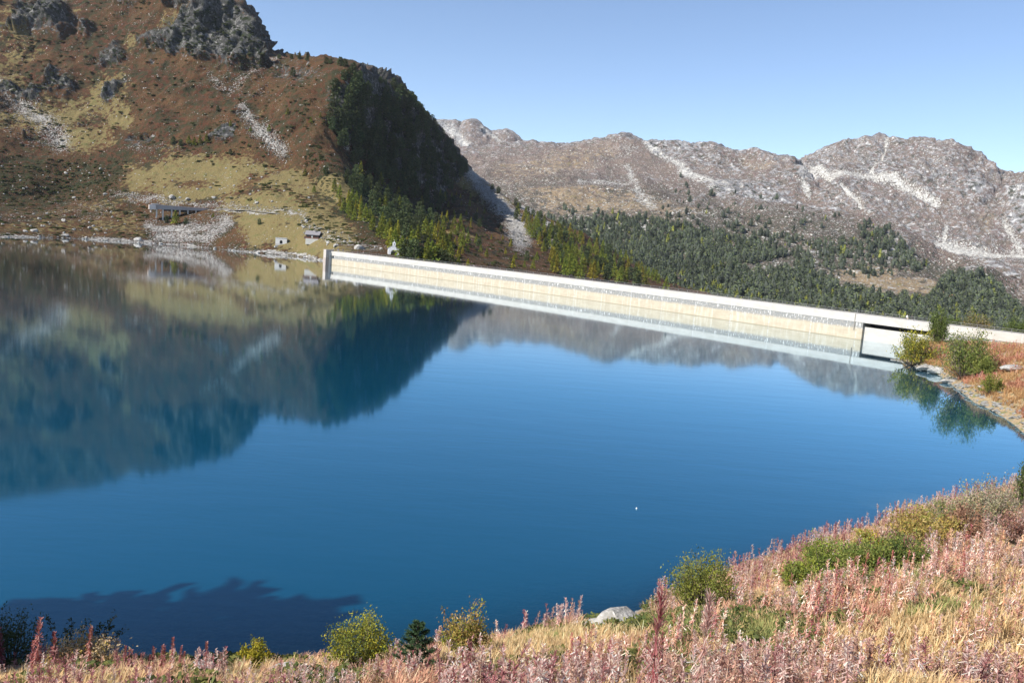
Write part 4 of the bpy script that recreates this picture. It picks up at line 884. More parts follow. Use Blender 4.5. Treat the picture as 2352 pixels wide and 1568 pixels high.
# track from the viaduct to the right
pts = [hillA.at(x, y) for x, y in [(500, 479), (530, 481), (560, 482.5), (600, 484), (640, 488)]]
V = []
for p in pts: 
    o_ = norm(np.array([p[0], p[1], 0])); V += [p-o_*2+[0, 0, .12], p+o_*2+[0, 0, .45]]
link('track', mesh_tris('track', np.array(V), np.array([[2*i, 2*i+2, 2*i+3, 2*i+1] for i in range(len(pts)-1)]), M_BOULDER), kind='structure')

# chalet
p = hillA.at(717, 549); s1 = .93
ch = link('chalet', None, None, 'small dark timber chalet with grey roof above the shore', 'chalet', loc=(p[0], p[1], p[2]+.1), rz=ang_to_cam(p)-.28)
mb = MB(); mb.box((0, 0, -1.2), (8.2, 5.6, 3.6), 0, (.42, .40, .36)); link('stone_base', mb.mesh('stone_base', M_PAINT), ch)
mb = MB(); mb.prism([(-2.7, .6), (2.7, .6), (2.7, 3.3), (0, 5.0), (-2.7, 3.3)], -4.0, 4.0, 'x', (.115, .045, .032)); wl = link('wall', mb.mesh('wall', M_WOOD), ch)
mb = MB()
mb.prism([(-3.5, 2.9), (0, 5.15), (3.5, 2.9), (3.5, 3.15), (0, 5.42), (-3.5, 3.15)], -4.7, 4.7, 'x', (.20, .19, .20)); rf = link('roof', mb.mesh('roof', M_PAINT), ch)
mb = MB(); mb.box((1.6, -.9, 5.2), (.6, .6, 1.5), 0, (.16, .15, .15)); link('chimney', mb.mesh('chimney', M_PAINT), rf)
mb = MB(); mb.box((-.1, -2.74, 1.9), (.9, .08, 1.3), 0, (.68, .64, .58)); link('shutter', mb.mesh('shutter', M_PAINT), ch)
for x in (-2.6, 2.4):
    mb = MB(); mb.box((x, -2.74, 2.1), (.8, .08, .8), 0, (.05, .045, .05)); link('window', mb.mesh('window', M_PAINT), ch)
mb = MB(); mb.box((-4.6, -2.0, 1.0), (.9, 1.6, 1.6), 0, (.10, .05, .04)); link('lean_to', mb.mesh('lean_to', M_WOOD), ch)

# portal hut by the water
def arch_wall(mb, W, H, w_, h_, y0, y1, col, n=10, top=None):
    """front wall with an arched opening, butted strips around it"""
    r = w_/2; arc = [(-r+r*(1-math.cos(math.pi*i/n)), h_-r+r*math.sin(math.pi*i/n)) for i in range(n+1)]
    mb.prism([(-W/2, 0), (-r, 0), (-r, h_-r)] + [(-W/2, h_-r)], y0, y1, 'y', col)
    mb.prism([(r, 0), (W/2, 0), (W/2, h_-r), (r, h_-r)], y0, y1, 'y', col)
    mb.box((0, (y0+y1)/2+1.6, -1.0), (W, 3.6, 2.0), 0, tuple(.75*a for a in col))
    up = top or [(W/2, H), (-W/2, H)]
    for i in range(n):
        (x0, z0), (x1, z1) = arc[i], arc[i+1]
        def topz(x):
            tp = sorted(up); xs = [a for a, b in tp]; zs = [b for a, b in tp]; return float(np.interp(x, xs, zs))
        mb.prism([(x0, z0), (x1, z1), (x1, topz(x1)), (x0, topz(x0))], y0, y1, 'y', col)
    def topz(x):
        tp = sorted(up); return float(np.interp(x, [a for a, b in tp], [b for a, b in tp]))
    mb.prism([(-W/2, h_-r), (-r, h_-r), (-r, topz(-r)), (-W/2, topz(-W/2))], y0, y1, 'y', col)
    mb.prism([(r, h_-r), (W/2, h_-r), (W/2, topz(W/2)), (r, topz(r))], y0, y1, 'y', col)
p = hillA.at(647, 559)
ht = link('intake_hut', None, None, 'low white concrete hut with a dark arched opening near the waterline', 'hut', loc=(p[0], p[1], p[2]-.3), rz=ang_to_cam(p)-.1)
mb = MB(); arch_wall(mb, 7.0, 3.5, 1.7, 2.2, -2.0, -1.6, (.62, .585, .54)); mb.box((-3.3, 0, 1.75), (.4, 3.2, 3.5), 0, (.6, .57, .53)); mb.box((3.3, 0, 1.75), (.4, 3.2, 3.5), 0, (.6, .57, .53)); link('wall', mb.mesh('wall', M_PAINT), ht)
mb = MB(); mb.box((0, -.1, 3.62), (7.2, 4.1, .24), 0, (.50, .48, .44)); link('roof', mb.mesh('roof', M_PAINT), ht)
mb = MB(); mb.box((0, -.9, 1.3), (2.0, .2, 2.6), 0, (.03, .03, .03)); link('door_or_arch_shade', mb.mesh('door_or_arch_shade', M_PAINT), ht)  # black board behind the arch paints the opening's inner shade
q0 = hillA.at(634, 566); q1 = at_z(622, 581.5, -.2); dvv = q1-q0
rp = link('concrete_chute', None, None, 'pale concrete slipway sloping from the hut into the water', 'slipway', loc=tuple(q0))
mb = MB(); nn = norm(np.cross(dvv, [0, 0, 1])); mb.add(np.array([-nn*1.1+[0, 0, .9], nn*1.1+[0, 0, .9], dvv+nn*1.1+[0, 0, .3], dvv-nn*1.1+[0, 0, .3], -nn*1.1-[0, 0, .6], nn*1.1-[0, 0, .6], dvv+nn*1.1-[0, 0, 1], dvv-nn*1.1-[0, 0, 1]]), [(0, 1, 2, 3), (4, 7, 6, 5), (0, 4, 5, 1), (1, 5, 6, 2), (2, 6, 7, 3), (3, 7, 4, 0)], (.5, .48, .46)); link('slab', mb.mesh('slab', M_PAINT), rp)

# chapel
p = at_r(903.5, 586, dam_r(903, 0)+26); rz = ang_to_cam(p)+.05
cp = link('chapel', None, None, 'small white chapel with an arched porch and bell turret behind the dam', 'chapel', loc=(p[0], p[1], p[2]-.6), rz=rz)
WH = (.74, .73, .72)
mb = MB(); arch_wall(mb, 5.6, 4.3, 2.9, 3.3, -2.4, -2.0, WH, 14, [(-2.8, 3.9), (0, 5.4), (2.8, 3.9)]); mb.box((-2.6, 1.1, 1.95), (.4, 6.2, 3.9), 0, WH); mb.box((2.6, 1.1, 1.95), (.4, 6.2, 3.9), 0, WH)
mb.prism([(-2.4, 0), (2.4, 0), (2.4, 4.0), (0, 5.25), (-2.4, 4.0)], -.2, .1, 'y', (.66, .65, .63)); link('wall', mb.mesh('wall', M_PAINT), cp)
mb = MB(); mb.prism([(-3.1, 3.75), (0, 5.43), (3.1, 3.75), (3.1, 3.97), (0, 5.66), (-3.1, 3.97)], -2.0, 4.6, 'y', (.13, .125, .14)); rf = link('roof', mb.mesh('roof', M_PAINT), cp)
mb = MB(); mb.box((0, -2.05, 6.25), (1.5, .9, 1.9), 0, WH); mb.box((0, -2.05, 7.45), (.6, .5, .6), 0, WH, .5); tu = link('bell_turret', mb.mesh('bell_turret', M_PAINT), cp)
mb = MB(); mb.box((0, -2.05, 8.15), (.12, .12, .9), 0, (.5, .48, .46)); mb.box((0, -2.05, 8.3), (.5, .09, .12), 0, (.5, .48, .46)); link('cross', mb.mesh('cross', M_PAINT), tu)
mb = MB(); mb.box((0, -2.52, 6.3), (.4, .06, .7), 0, (.12, .12, .13)); link('bell_opening_shade', mb.mesh('bell_opening_shade', M_PAINT), tu)  # solid dark plate; the shade inside the opening is only its colour
mb = MB(); mb.box((.35, -.27, 1.15), (1.0, .08, 2.3), 0, (.17, .07, .05)); link('door_or_arch_shade', mb.mesh('door_or_arch_shade', M_PAINT), cp)
mb = MB(); mb.box((-.85, -.27, 1.5), (.7, .08, 1.2), 0, (.10, .11, .13)); link('window', mb.mesh('window', M_PAINT), cp)
# lawn platform in front of the chapel is part of the slope; two tiny red roofs on the far slope
for x, y, lb in [(2189, 684, 'tiny hut with an orange red roof high on the far meadow'), (2134, 726, 'tiny red roofed hut on the lower far meadow')]:
    p = hillB.at(x, y)
    e = link('hut', None, None, lb, 'hut', loc=tuple(p), rz=.4)
    mb = MB(); mb.box((0, 0, 1.5), (11, 6, 3.2), 0, (.40, .33, .27)); link('wall', mb.mesh('wall', M_PAINT), e)
    mb = MB(); mb.prism([(-3.8, 3.0), (0, 5.2), (3.8, 3.0), (3.8, 3.3), (0, 5.6), (-3.8, 3.3)], -6, 6, 'x', (.36, .15, .09)); link('roof', mb.mesh('roof', M_PAINT), e)

# ------------------------------------------------------------------ people on the crest (very small in the picture)
def person(p, rz, label, top, legs, seated=False, hair=(.05, .035, .025)):
    J = [((0, 0, .92), .15), ((0, 0, 1.15), .14), ((0, 0, 1.38), .16), ((0, 0, 1.50), .06), ((0, .01, 1.60), .09), ((0, 0, 1.70), .08),
         ((.19, 0, 1.40), .06), ((.25, .02, 1.14), .048), ((.24, -.10, .92), .038), ((.24, -.14, .82), .04),
         ((-.19, 0, 1.40), .06), ((-.25, .02, 1.14), .048), ((-.24, -.10, .92), .038), ((-.24, -.14, .82), .04),
         ((.10, 0, .86), .10), ((.11, -.03, .48), .065), ((.11, .03, .09), .045), ((.11, -.14, .04), .045),
         ((-.10, 0, .86), .10), ((-.11, .04, .48), .065), ((-.11, .10, .09), .045), ((-.11, -.06, .04), .045)]
    E = [(0, 1), (1, 2), (2, 3), (3, 4), (4, 5), (2, 6), (6, 7), (7, 8), (8, 9), (2, 10), (10, 11), (11, 12), (12, 13), (0, 14), (14, 15), (15, 16), (16, 17), (0, 18), (18, 19), (19, 20), (20, 21)]
    if seated:
        for k, d in ((15, (.11, -.42, .86)), (16, (.11, -.46, .45)), (17, (.11, -.60, .40)), (19, (-.11, -.42, .86)), (20, (-.11, -.46, .45)), (21, (-.11, -.60, .40))): J[k] = (d, J[k][1])
    me = bpy.data.meshes.new('person'); me.from_pydata([j[0] for j in J], E, [])
    o = bpy.data.objects.new('person_tmp', me); scene.collection.objects.link(o)
    sk = o.modifiers.new('skin', 'SKIN'); 
    for i, j in enumerate(J): me.skin_vertices[0].data[i].radius = (j[1], j[1]*.8)
    me.skin_vertices[0].data[0].use_root = True
    sb = o.modifiers.new('sub', 'SUBSURF'); sb.levels = sb.render_levels = 1
    dg = bpy.context.evaluated_depsgraph_get(); m2 = bpy.data.meshes.new_from_object(o.evaluated_get(dg)); bpy.data.objects.remove(o)
    c = np.zeros(len(m2.vertices)*3, np.float32); m2.vertices.foreach_get('co', c); c = c.reshape(-1, 3)
    col = np.where((c[:, 2:] > 1.50), np.array([[.45, .29, .21]]), np.where((c[:, 2:] > .90) & (c[:, 2:] < 1.5), np.array([top]), np.array([legs])))
    col = np.where((c[:, 2:] > 1.66) | ((c[:, 2:] > 1.55) & (c[:, 1:2] > .04)), np.array([hair]), col); col = np.where((np.abs(c[:, :1]) > .17) & (c[:, 2:] < .9), np.array([[.45, .29, .21]]), col)
    if not seated: col = np.where(c[:, 2:] < .08, np.array([[.04, .04, .04]]), col)
    a = m2.attributes.new('col', 'FLOAT_COLOR', 'POINT'); cc = np.ones((len(c), 4), np.float32); cc[:, :3] = col; a.data.foreach_set('color', cc.ravel())
    m2.materials.clear(); m2.materials.append(M_PAINT)
    z = p[2]-(.86-.12 if seated else 0)
    return link('person', m2, None, label, 'person', loc=(p[0], p[1], z), rz=rz)
def on_crest(xq, back=2.0):
    a = at_r(xq, 600+(xq-760)*.13, 300.); az_ = math.atan2(a[0], a[1]); i = int(np.argmin(np.abs(dam_az-az_))); return np.array([dam_x[i]-dno[i, 0]*back, dam_y[i]-dno[i, 1]*back, DH])
for xq, dx, top, legs, lb in [(761, 0, (.55, .52, .50), (.06, .06, .07), 'standing person in a light top with dark trousers at the left end of the dam'), (765, 0, (.05, .03, .04), (.05, .04, .05), 'standing person in dark clothes next to the light topped one at the dam end'),
        (772, 0, (.10, .14, .38), (.30, .30, .34), 'person in a blue jacket standing a few steps right of the dam end'), (780, 0, (.07, .09, .20), (.05, .05, .06), 'person in dark blue walking away from the left dam end'),
        (817, 0, (.05, .05, .05), (.05, .05, .05), 'lone person in black walking on the crest in front of the big split boulder'), (821, 0, (.12, .10, .08), (.06, .05, .05), 'person in brown following the one in black along the crest'), (829, 0, (.62, .50, .42), (.5, .4, .34), 'person in a pale pink top on the crest left of the chapel')]:
    person(on_crest(xq, 1.4), ang_to_cam(on_crest(xq))+rng.random()*1.5, lb, top, legs)
q = on_crest(2080, .6)
person(q+[-.6, .2, .5], ang_to_cam(q)+.4, 'seated person in a white shirt resting on the dam crest above the spillway slot', (.72, .70, .68), (.55, .42, .34), True)
person(q+[.5, -.2, .5], ang_to_cam(q)+1.2, 'seated person in dark clothes beside the white shirted one on the crest', (.07, .06, .07), (.05, .05, .06), True)
# small things on the lake and spillway
mb = MB(); 
fl = at_z(1462, 1168, 0); e = link('float', None, None, 'tiny white float drifting alone on the blue water', 'float', loc=(fl[0], fl[1], .0))
bm0 = MB(); bm0.tube([(0, 0, -.05), (0, 0, .03), (0, 0, .09), (0, 0, .13)], [.04, .065, .05, .02], 10, (.75, .75, .75)); link('body', bm0.mesh('body', M_PAINT), e)
#@@PART5

# ------------------------------------------------------------------ shrubs
def shrub_arrays(seed, w, h, cols, nl, leaf, ntw=70, sparse=.0, top=1.0, stemc=(.12, .09, .07), droop=0):
    g = np.random.default_rng(seed); parts = []; sp = []
    tips = []
    for i in range(ntw):
        th = g.random()*2*math.pi; el = g.random()**.7
        rr_ = w/2*math.sqrt(max(0, 1-(el*.92)**2))*(.55+.45*g.random()); hz = h*(.18+.82*el)*(.72+.28*g.random())*(1+.25*(g.random() < .12)*top)
        tips.append((rr_*math.cos(th), rr_*math.sin(th), hz))
    tips = np.array(tips)
    for i in range(0, ntw, 2):
        b = np.array([tips[i, 0]*.15, tips[i, 1]*.15, -.15]); m_ = (b+tips[i])/2+np.array([tips[i, 0]*.12, tips[i, 1]*.12, 0])+g.standard_normal(3)*.04*h
        sp.append(tubeq([b, m_, tips[i]], [.022*h/2+.008, .012*h/2+.006, .004], 4, stemc))
    ti = g.integers(0, ntw, nl); f = .45+.62*g.random(nl)**.7; c = tips[ti]*f[:, None]+g.standard_normal((nl, 3))*np.array([w, w, h])*.045*(1.1-sparse)
    c[:, 2] = np.maximum(c[:, 2], .04)
    d = norm(g.standard_normal((nl, 3))+[0, 0, .4-droop]+.7*norm(tips[ti])); n_ = norm(np.cross(d, g.standard_normal((nl, 3))))
    L = leaf*(.6+.8*g.random((nl, 1)))
    Q = quad_leaf(c, d, n_, L, L*.55)
    ci = g.integers(0, len(cols), ntw)[ti]; ci = np.where(g.random(nl) < .4, g.integers(0, len(cols), nl), ci)
    col = np.array(cols)[ci]*(.9+.7*g.random((nl, 1)))
    return (Q, col), (np.concatenate([a for a, b in sp]), np.concatenate([b for a, b in sp]))
GR = [(.105, .135, .035), (.15, .17, .045), (.20, .20, .05)]; YG = [(.17, .19, .03), (.28, .27, .03), (.36, .31, .04), (.13, .15, .035)]; OC = [(.30, .22, .06), (.36, .27, .11), (.20, .19, .05), (.24, .15, .06)]
RU = [(.26, .14, .09), (.32, .20, .13), (.20, .11, .07)]; PK = [(.36, .24, .19), (.28, .15, .12), (.42, .32, .26)]; GB = [(.20, .17, .11), (.26, .22, .16), (.15, .14, .09), (.22, .20, .10)]; DK_SHADE = [(.045, .06, .022), (.07, .085, .03)]; DG = [(.07, .10, .03), (.10, .125, .04)]; DR = [(.34, .25, .15), (.26, .15, .09), (.40, .30, .20), (.30, .20, .06)]  # the darkest leaf pair puts the corner shrub's shade into its colour
nsh = [0]; SHB = []
def shrub(p, wpx, hpx, cols, lb, nl=2600, leaf=.075, ntw=80, name='shrub', cat='shrub', **kw):
    D = float(np.linalg.norm(p-CAM)); w_, h_ = wpx/FQ*D*1.08, hpx/FQ*D*1.12; nl = int(nl*1.7); nsh[0] += 1; SHB.append((*proj(p), wpx, hpx))
    f, st = shrub_arrays(1000+nsh[0], w_, h_, cols, nl, leaf, ntw, **kw)
    e = link(name, None, None, lb, cat, None, loc=tuple(p))
    V, F, C = quads_mesh([f]); link('foliage', mesh_tris('foliage', V, F, M_LEAF, C), e)
    V, F, C = quads_mesh([st]); link('stems', mesh_tris('stems', V, F, M_BARK, C), e)
    return e
for x, y, w_, h_, c, lb, kw in [
    (1610, 1392, 152, 112, [tuple(1.2*q for q in c_) for c_ in YG[:1]+YG[3:]+GR], 'round green shrub with yellow tips standing alone above the pale boulders', dict(nl=4200, ntw=120)),
    (822, 1528, 150, 100, YG+GR, 'broad yellow green shrub at the water edge in the lower centre left', dict(nl=3800, leaf=.07)),
    (1065, 1508, 125, 92, OC+YG[:1], 'ochre shrub with tall bare sprigs right of the little pine', dict(nl=3000, leaf=.075, top=2.2)),
    (585, 1524, 70, 52, YG[1:3]+YG[:1], 'small bright yellow shrub between the shore rocks', dict(nl=900, leaf=.08, ntw=40)),
    (25, 1535, 125, 100, DK_SHADE, 'dark shaded shrub in the lower left corner', dict(nl=2600, leaf=.07)), (195, 1536, 150, 62, DR, 'dry brown shrub with curled leaves in the lower left', dict(nl=3200, leaf=.07)),
    (1835, 1338, 100, 46, GR+YG[:1], 'low green shrub with reddish branch tips at the left end of the green thicket', dict(nl=1600, leaf=.10)), (1900, 1325, 130, 70, YG[3:]+YG[:1]+GR, 'yellow green shrub in the middle of the green thicket on the right bank', dict(nl=3000, leaf=.09)),
    (1990, 1315, 140, 66, GR, 'olive green shrub in the right bank thicket below the yellow one', dict(nl=2800, leaf=.09)), (2075, 1300, 120, 55, GR+DG, 'low leaf green shrub at the right end of the green thicket', dict(nl=2200, leaf=.09)),
    (2130, 1250, 165, 58, OC, 'wide ochre coloured shrub mound on the right bank', dict(nl=3600, leaf=.10)), (2048, 1248, 62, 52, PK, 'small pinkish shrub left of the ochre mound', dict(nl=1000, leaf=.10, ntw=40)), (1998, 1256, 74, 42, YG[1:]+OC, 'small yellow shrub left of the pinkish one on the right bank', dict(nl=1100, leaf=.10, ntw=40)),
    (2210, 1235, 95, 56, RU, 'russet shrub between the ochre mound and the grey brown one', dict(nl=1700, leaf=.10)), (2260, 1205, 135, 82, GB, 'tall grey brown twiggy shrub on the right bank', dict(nl=2300, leaf=.10, top=1.8)), (2170, 1200, 90, 45, GB+GR, 'low grey green shrub beside the tall twiggy one', dict(nl=1500, leaf=.10, ntw=50)),
    (2335, 1248, 90, 60, PK+RU, 'pinkish brown shrub at the right edge of the picture', dict(nl=1700, leaf=.09)), (2360, 1172, 60, 100, DG, 'dark green shrub cut by the right edge of the picture', dict(nl=2000, leaf=.11))]:
    shrub(on_bank(x, y), w_, h_, c, lb, **kw)
# leafy branches reaching out over the water at the lower left
p = on_bank(150, 1534); 
e = link('branch_shrub', None, None, 'sparse dark leafy branches reaching right over the water at lower left', 'shrub', loc=tuple(p)); g = np.random.default_rng(3); D = float(np.linalg.norm(p-CAM)); fq = []; sq = []
for tx, ty in [(268, 1408), (262, 1436), (235, 1430), (200, 1422), (165, 1420), (290, 1440), (150, 1440), (110, 1416), (215, 1450)]:
    tip = at_r(tx, ty, float(np.hypot(p[0], p[1])))-p; mid_ = tip*np.array([.5, .5, .35]); pts = [np.zeros(3), mid_, tip]; sq.append(tubeq(pts, [.03, .02, .006], 4, (.07, .05, .04)))
    n = 80; f = .35+.65*g.random(n); c = (1-f)[:, None]**2*pts[0]+2*(f*(1-f))[:, None]*mid_+(f**2)[:, None]*tip+g.standard_normal((n, 3))*.07; d = norm(g.standard_normal((n, 3))); fq.append((quad_leaf(c, d, norm(np.cross(d, g.standard_normal((n, 3)))), .10, .055), np.tile((.05, .06, .025), (n, 1))*(.6+.9*g.random((n, 1)))))
V, F, C = quads_mesh(fq); link('foliage', mesh_tris('foliage', V, F, M_LEAF, C), e); V, F, C = quads_mesh(sq); link('stems', mesh_tris('stems', V, F, M_BARK, C), e)
# the young pine
p = on_bank(955, 1548); D = float(np.linalg.norm(p-CAM)); H_ = 112/FQ*D; g = np.random.default_rng(8); Q = []; T_ = [tubeq([(0, 0, -.1), (.02, 0, H_*.5), (0, 0, H_)], [.06, .04, .015], 6, (.13, .09, .06))]
for k in range(44):
    f = (k+.5)/44; z = H_*(.06+.92*f); L = H_*.36*(1-f)**.75+.10; th = k*2.4; tip = np.array([L*math.cos(th), L*math.sin(th), z+L*.55]); b = np.array([0, 0, z]); m_ = (b+tip)/2-[0, 0, L*.1]
    T_.append(tubeq([b, m_, tip], [.02, .014, .006], 3, (.12, .09, .05))); n = 130; u = .25+.8*g.random(n); c = (1-u)[:, None]*b+u[:, None]*tip; d = norm(norm(tip-b)*.9+g.standard_normal((n, 3))*.75)
    Q.append((quad_leaf(c+d*.05, d, norm(np.cross(d, g.standard_normal((n, 3)))), .13, .016), np.tile((.055, .095, .045), (n, 1))*(.6+.8*g.random((n, 1)))))
e = link('young_pine', None, None, 'young dark green pine with upright shoots at the water edge', 'pine tree', loc=tuple(p))
V, F, C = quads_mesh(Q); link('crown', mesh_tris('crown', V, F, M_NEEDLE, C), e); V, F, C = quads_mesh(T_); link('trunk', mesh_tris('trunk', V, F, M_BARK, C), e)
# shrubs on the point and behind the crest
for x, y, w_, h_, c, lb, kw in [(2100, 838, 92, 64, YG+GR, 'yellow green shrub at the tip of the point beside the dam', dict(nl=3200, leaf=.26)), (2213, 866, 112, 84, GR+GB[:1]+DG, 'large rounded grey green shrub over the water on the point', dict(nl=5200, leaf=.24, ntw=130)),
    (2276, 906, 46, 36, GR+YG[:1], 'small green shrub low on the rocky shore of the point', dict(nl=1500, leaf=.18, ntw=50)), (2250, 868, 60, 46, YG[3:]+GR, 'bright green lower shrub touching the big rounded one on the point', dict(nl=1800, leaf=.2, ntw=60))]:
    shrub(on_point(x, y), w_, h_, c, lb, **kw)
p = on_point(2151, 790); 
shrub(p, 42, 62, DG+GR[:1], 'upright dark green shrub in front of the dam crest on the point', nl=3600, leaf=.24, ntw=110)
for x, yt, w_, c, lb in [(2193, 735, 34, DG+GR[:1], 'dark green shrub showing above the crest railing right of the spillway'), (2246, 728, 66, GB+OC[:1]+GR, 'wide greyish autumn shrub showing above the crest behind the point'), (2334, 742, 52, DG+GR[:1], 'green shrub above the crest near the right edge')]:
    q = at_r(x, yt, dam_r(x, 12)); b = np.array([q[0], q[1], 3.2]); D = float(np.linalg.norm(q-CAM)); shrub(b, w_, (q[2]-3.2)/D*FQ, c, lb, nl=3200, leaf=.26, ntw=90)
# boulders of the near shore
for fn, x, y, wpx, sc_, lb in [(on_bank, 1428, 1436, 105, (1, .7, .75), 'long white shore boulder in the centre of the near bank'), (on_bank, 1372, 1440, 52, (1, .8, .6), 'smaller pale boulder with a rusty spot left of the long white one'), (on_bank, 1480, 1436, 40, (1, .8, .55), 'low pale boulder at the right end of the white boulders'),
    (on_bank, 462, 1534, 42, (1, .8, .7), 'grey boulder at the water edge behind the red spikes'), (on_bank, 508, 1536, 30, (1, .8, .5), 'small white stone right of the grey shore boulder'), (on_bank, 655, 1545, 72, (1, .7, .55), 'flat grey boulder between the yellow shrub and the broad green shrub'),
    (on_bank, 2270, 1228, 40, (1, .8, .45), 'pale flat stone below the tall twiggy shrub'), (on_bank, 2300, 1222, 34, (1, .8, .45), 'second pale flat stone below the twiggy shrub towards the edge'),
    (on_point, 2128, 851, 46, (1, .6, .42), 'grey rock slab at the waterline of the point'), (on_point, 2155, 856, 44, (1, .7, .5), 'rugged grey rock between slab and big shrub on the point'), (on_point, 2180, 880, 36, (1, .7, .4), 'dark wet rock under the big rounded shrub'), (on_point, 2330, 852, 55, (1, .6, .3), 'pale slab lying in the grass on the right of the point')]:
    p = fn(x, y); D = float(np.linalg.norm(p-CAM)); r_ = wpx/FQ*D/2*1.25
    b = boulder(p, r_, lb, None, rng.random()*.6, sc_); 
# stones along the near waterline and round the point
g = np.random.default_rng(77); n = 700; az = R_(-34)+g.random(n)*R_(70); rs_ = r_shore(az)+g.standard_normal(n)*.5-.3; Pa = np.stack([rs_*np.sin(az), rs_*np.cos(az), 0*az], -1); Pa[:, 2] = bank_z(Pa[:, 0], Pa[:, 1])
j = (g.random(900)*len(paz)*.62).astype(int); i = (18+g.random(900)**1.3*20).astype(int); Pb = PP[i, j]; Pn = np.concatenate([Pa, Pb]); n = len(Pn); S = np.where(np.arange(n) < 700, .10+.28*g.random(n)**3, .18+.7*g.random(n)**3)
V, F, C = merge(RS_, Pn, np.stack([S*1.2, S, S*.65], -1), g.random(n)*6.28, (.6+.5*g.random((n, 1)))*np.ones((1, 3)), g.integers(0, 5, n)); link('shore_stones', mesh_tris('shore_stones', V, F, M_RUB), kind='stuff', label='grey stones lying along the near waterline and round the point', cat='stones')
# driftwood / log at the right edge
p = on_bank(2315, 1180); q = on_bank(2340, 1172); D = float(np.linalg.norm(p-CAM))
mb = MB(); mb.tube([(0, 0, .15), (.6, .3, .3), (1.5, .9, .35), (2.1, 1.3, .5)], [.10, .09, .07, .03], 7, (.45, .38, .30)); mb.tube([(1.1, .6, .33), (1.4, .4, .8)], [.05, .02], 5, (.45, .38, .30)); link('driftwood', mb.mesh('driftwood', M_BARK), None, 'bleached piece of driftwood lying near the right edge bushes', 'driftwood', loc=tuple(p))

# ------------------------------------------------------------------ grass and fireweed on the bank
def tuft(seed, n=18, cols=((.46, .34, .17), (.54, .42, .24), (.36, .25, .12))):
    g = np.random.default_rng(seed); Q = []; C = []
    for i in range(n):
        th = g.random()*6.28; b = np.array([math.cos(th), math.sin(th), 0])*g.random()*.16; d = np.array([math.cos(th+g.normal()*.6), math.sin(th+g.normal()*.6), 0]); L = .55+.55*g.random(); bend = .15+.55*g.random()
        pts = [b, b+np.array([0, 0, L*.55])+d*L*bend*.25, b+np.array([0, 0, L*(.95-.35*bend)])+d*L*bend*.75]; sd_ = np.cross(d, [0, 0, 1]); wd = [.016, .013, .004]
        for k in range(2): Q.append([pts[k]-sd_*wd[k], pts[k]+sd_*wd[k], pts[k+1]+sd_*wd[k+1], pts[k+1]-sd_*wd[k+1]])
        c = np.array(cols[int(g.integers(len(cols)))])*(.75+.5*g.random()); C += [c, c*1.08]
    return quads_mesh([(np.array(Q), np.array(C))])
def fireweed(seed, nl, tone, lw=.018):
    g = np.random.default_rng(seed); cols = {'red': [(.33, .10, .10), (.42, .17, .16), (.26, .08, .07), (.46, .27, .24)], 'pink': [(.50, .29, .25), (.60, .43, .37), (.44, .23, .19), (.62, .50, .42)], 'rust': [(.46, .27, .18), (.38, .19, .13), (.54, .38, .25), (.30, .14, .09)]}[tone]
    t_ = .12+.86*g.random(nl)**.8; th = g.random(nl)*6.28; wob = np.array([.04*g.normal(), .04*g.normal()])
    ax = np.stack([wob[0]*t_**2, wob[1]*t_**2, t_], -1); out = np.stack([np.cos(th), np.sin(th), 0*th], -1); L = (.105*(1-.62*t_**2)+.015)*(.7+.6*g.random(nl))
    dr = np.where(t_ > .72, .9, g.choice([-.9, -.3, .5], nl)); d = norm(out+np.stack([0*dr, 0*dr, dr], -1)); c = ax+d*L[:, None]*.5
    sd_ = norm(np.cross(d, out+[.01, .02, .3])); Q = quad_leaf(c, d, sd_, L[:, None], lw); col = np.array(cols)[g.integers(0, 4, nl)]*(.75+.5*g.random((nl, 1)))
    st = tubeq([(0, 0, -.05), (wob[0]*.25, wob[1]*.25, .5), (wob[0], wob[1], 1.0)], [.009, .007, .003], 3, cols[2])
    return (Q, col), st
tufts = [tuft(200+i) for i in range(6)]+[tuft(210+i, 16, ((.17, .20, .07), (.26, .26, .10), (.34, .29, .12))) for i in range(2)]+[tuft(220+i, 18, ((.42, .23, .15), (.36, .20, .13), (.48, .33, .21))) for i in range(3)]
TONES = ['red', 'pink', 'rust', 'pink', 'rust', 'red', 'pink', 'rust']
fw = [fireweed(300+i, 66, TONES[i]) for i in range(8)]; fwm = [quads_mesh([a, b]) for a, b in fw]
def scatter_bank(n, rmin, az0, az1, seed):
    g = np.random.default_rng(seed); az = az0+(az1-az0)*g.random(n*3); rs = r_shore(az)*.985; rmin = np.minimum(.56*rs, 25.0)*.88-2; wgt = (rs-rmin)/np.max(rs-rmin); k = g.random(n*3) < wgt; az = az[k][:n]; rs = rs[k][:n]; rmin = rmin[k][:n]
    r = rmin+(rs-rmin)*g.random(len(az)); x = r*np.sin(az); y = r*np.cos(az); return np.stack([x, y, bank_z(x, y)], -1)
def scatter_point(n, seed):
    g = np.random.default_rng(seed); i = 20+g.random(n)**.9*108; j = g.random(n)*(len(paz)*.62); i0 = i.astype(int); j0 = j.astype(int); a = PP[i0, j0]; return a+(PP[i0+1, j0+1]-a)*g.random((n, 1))
def in_shrub(u, v, k):
    m_ = np.zeros(u.shape, bool)
    for x, y, w_, h_ in SHB: m_ |= (np.abs(u-x) < w_*.42*k) & (v > y-h_*.35) & (v < y+22*k)
    return m_
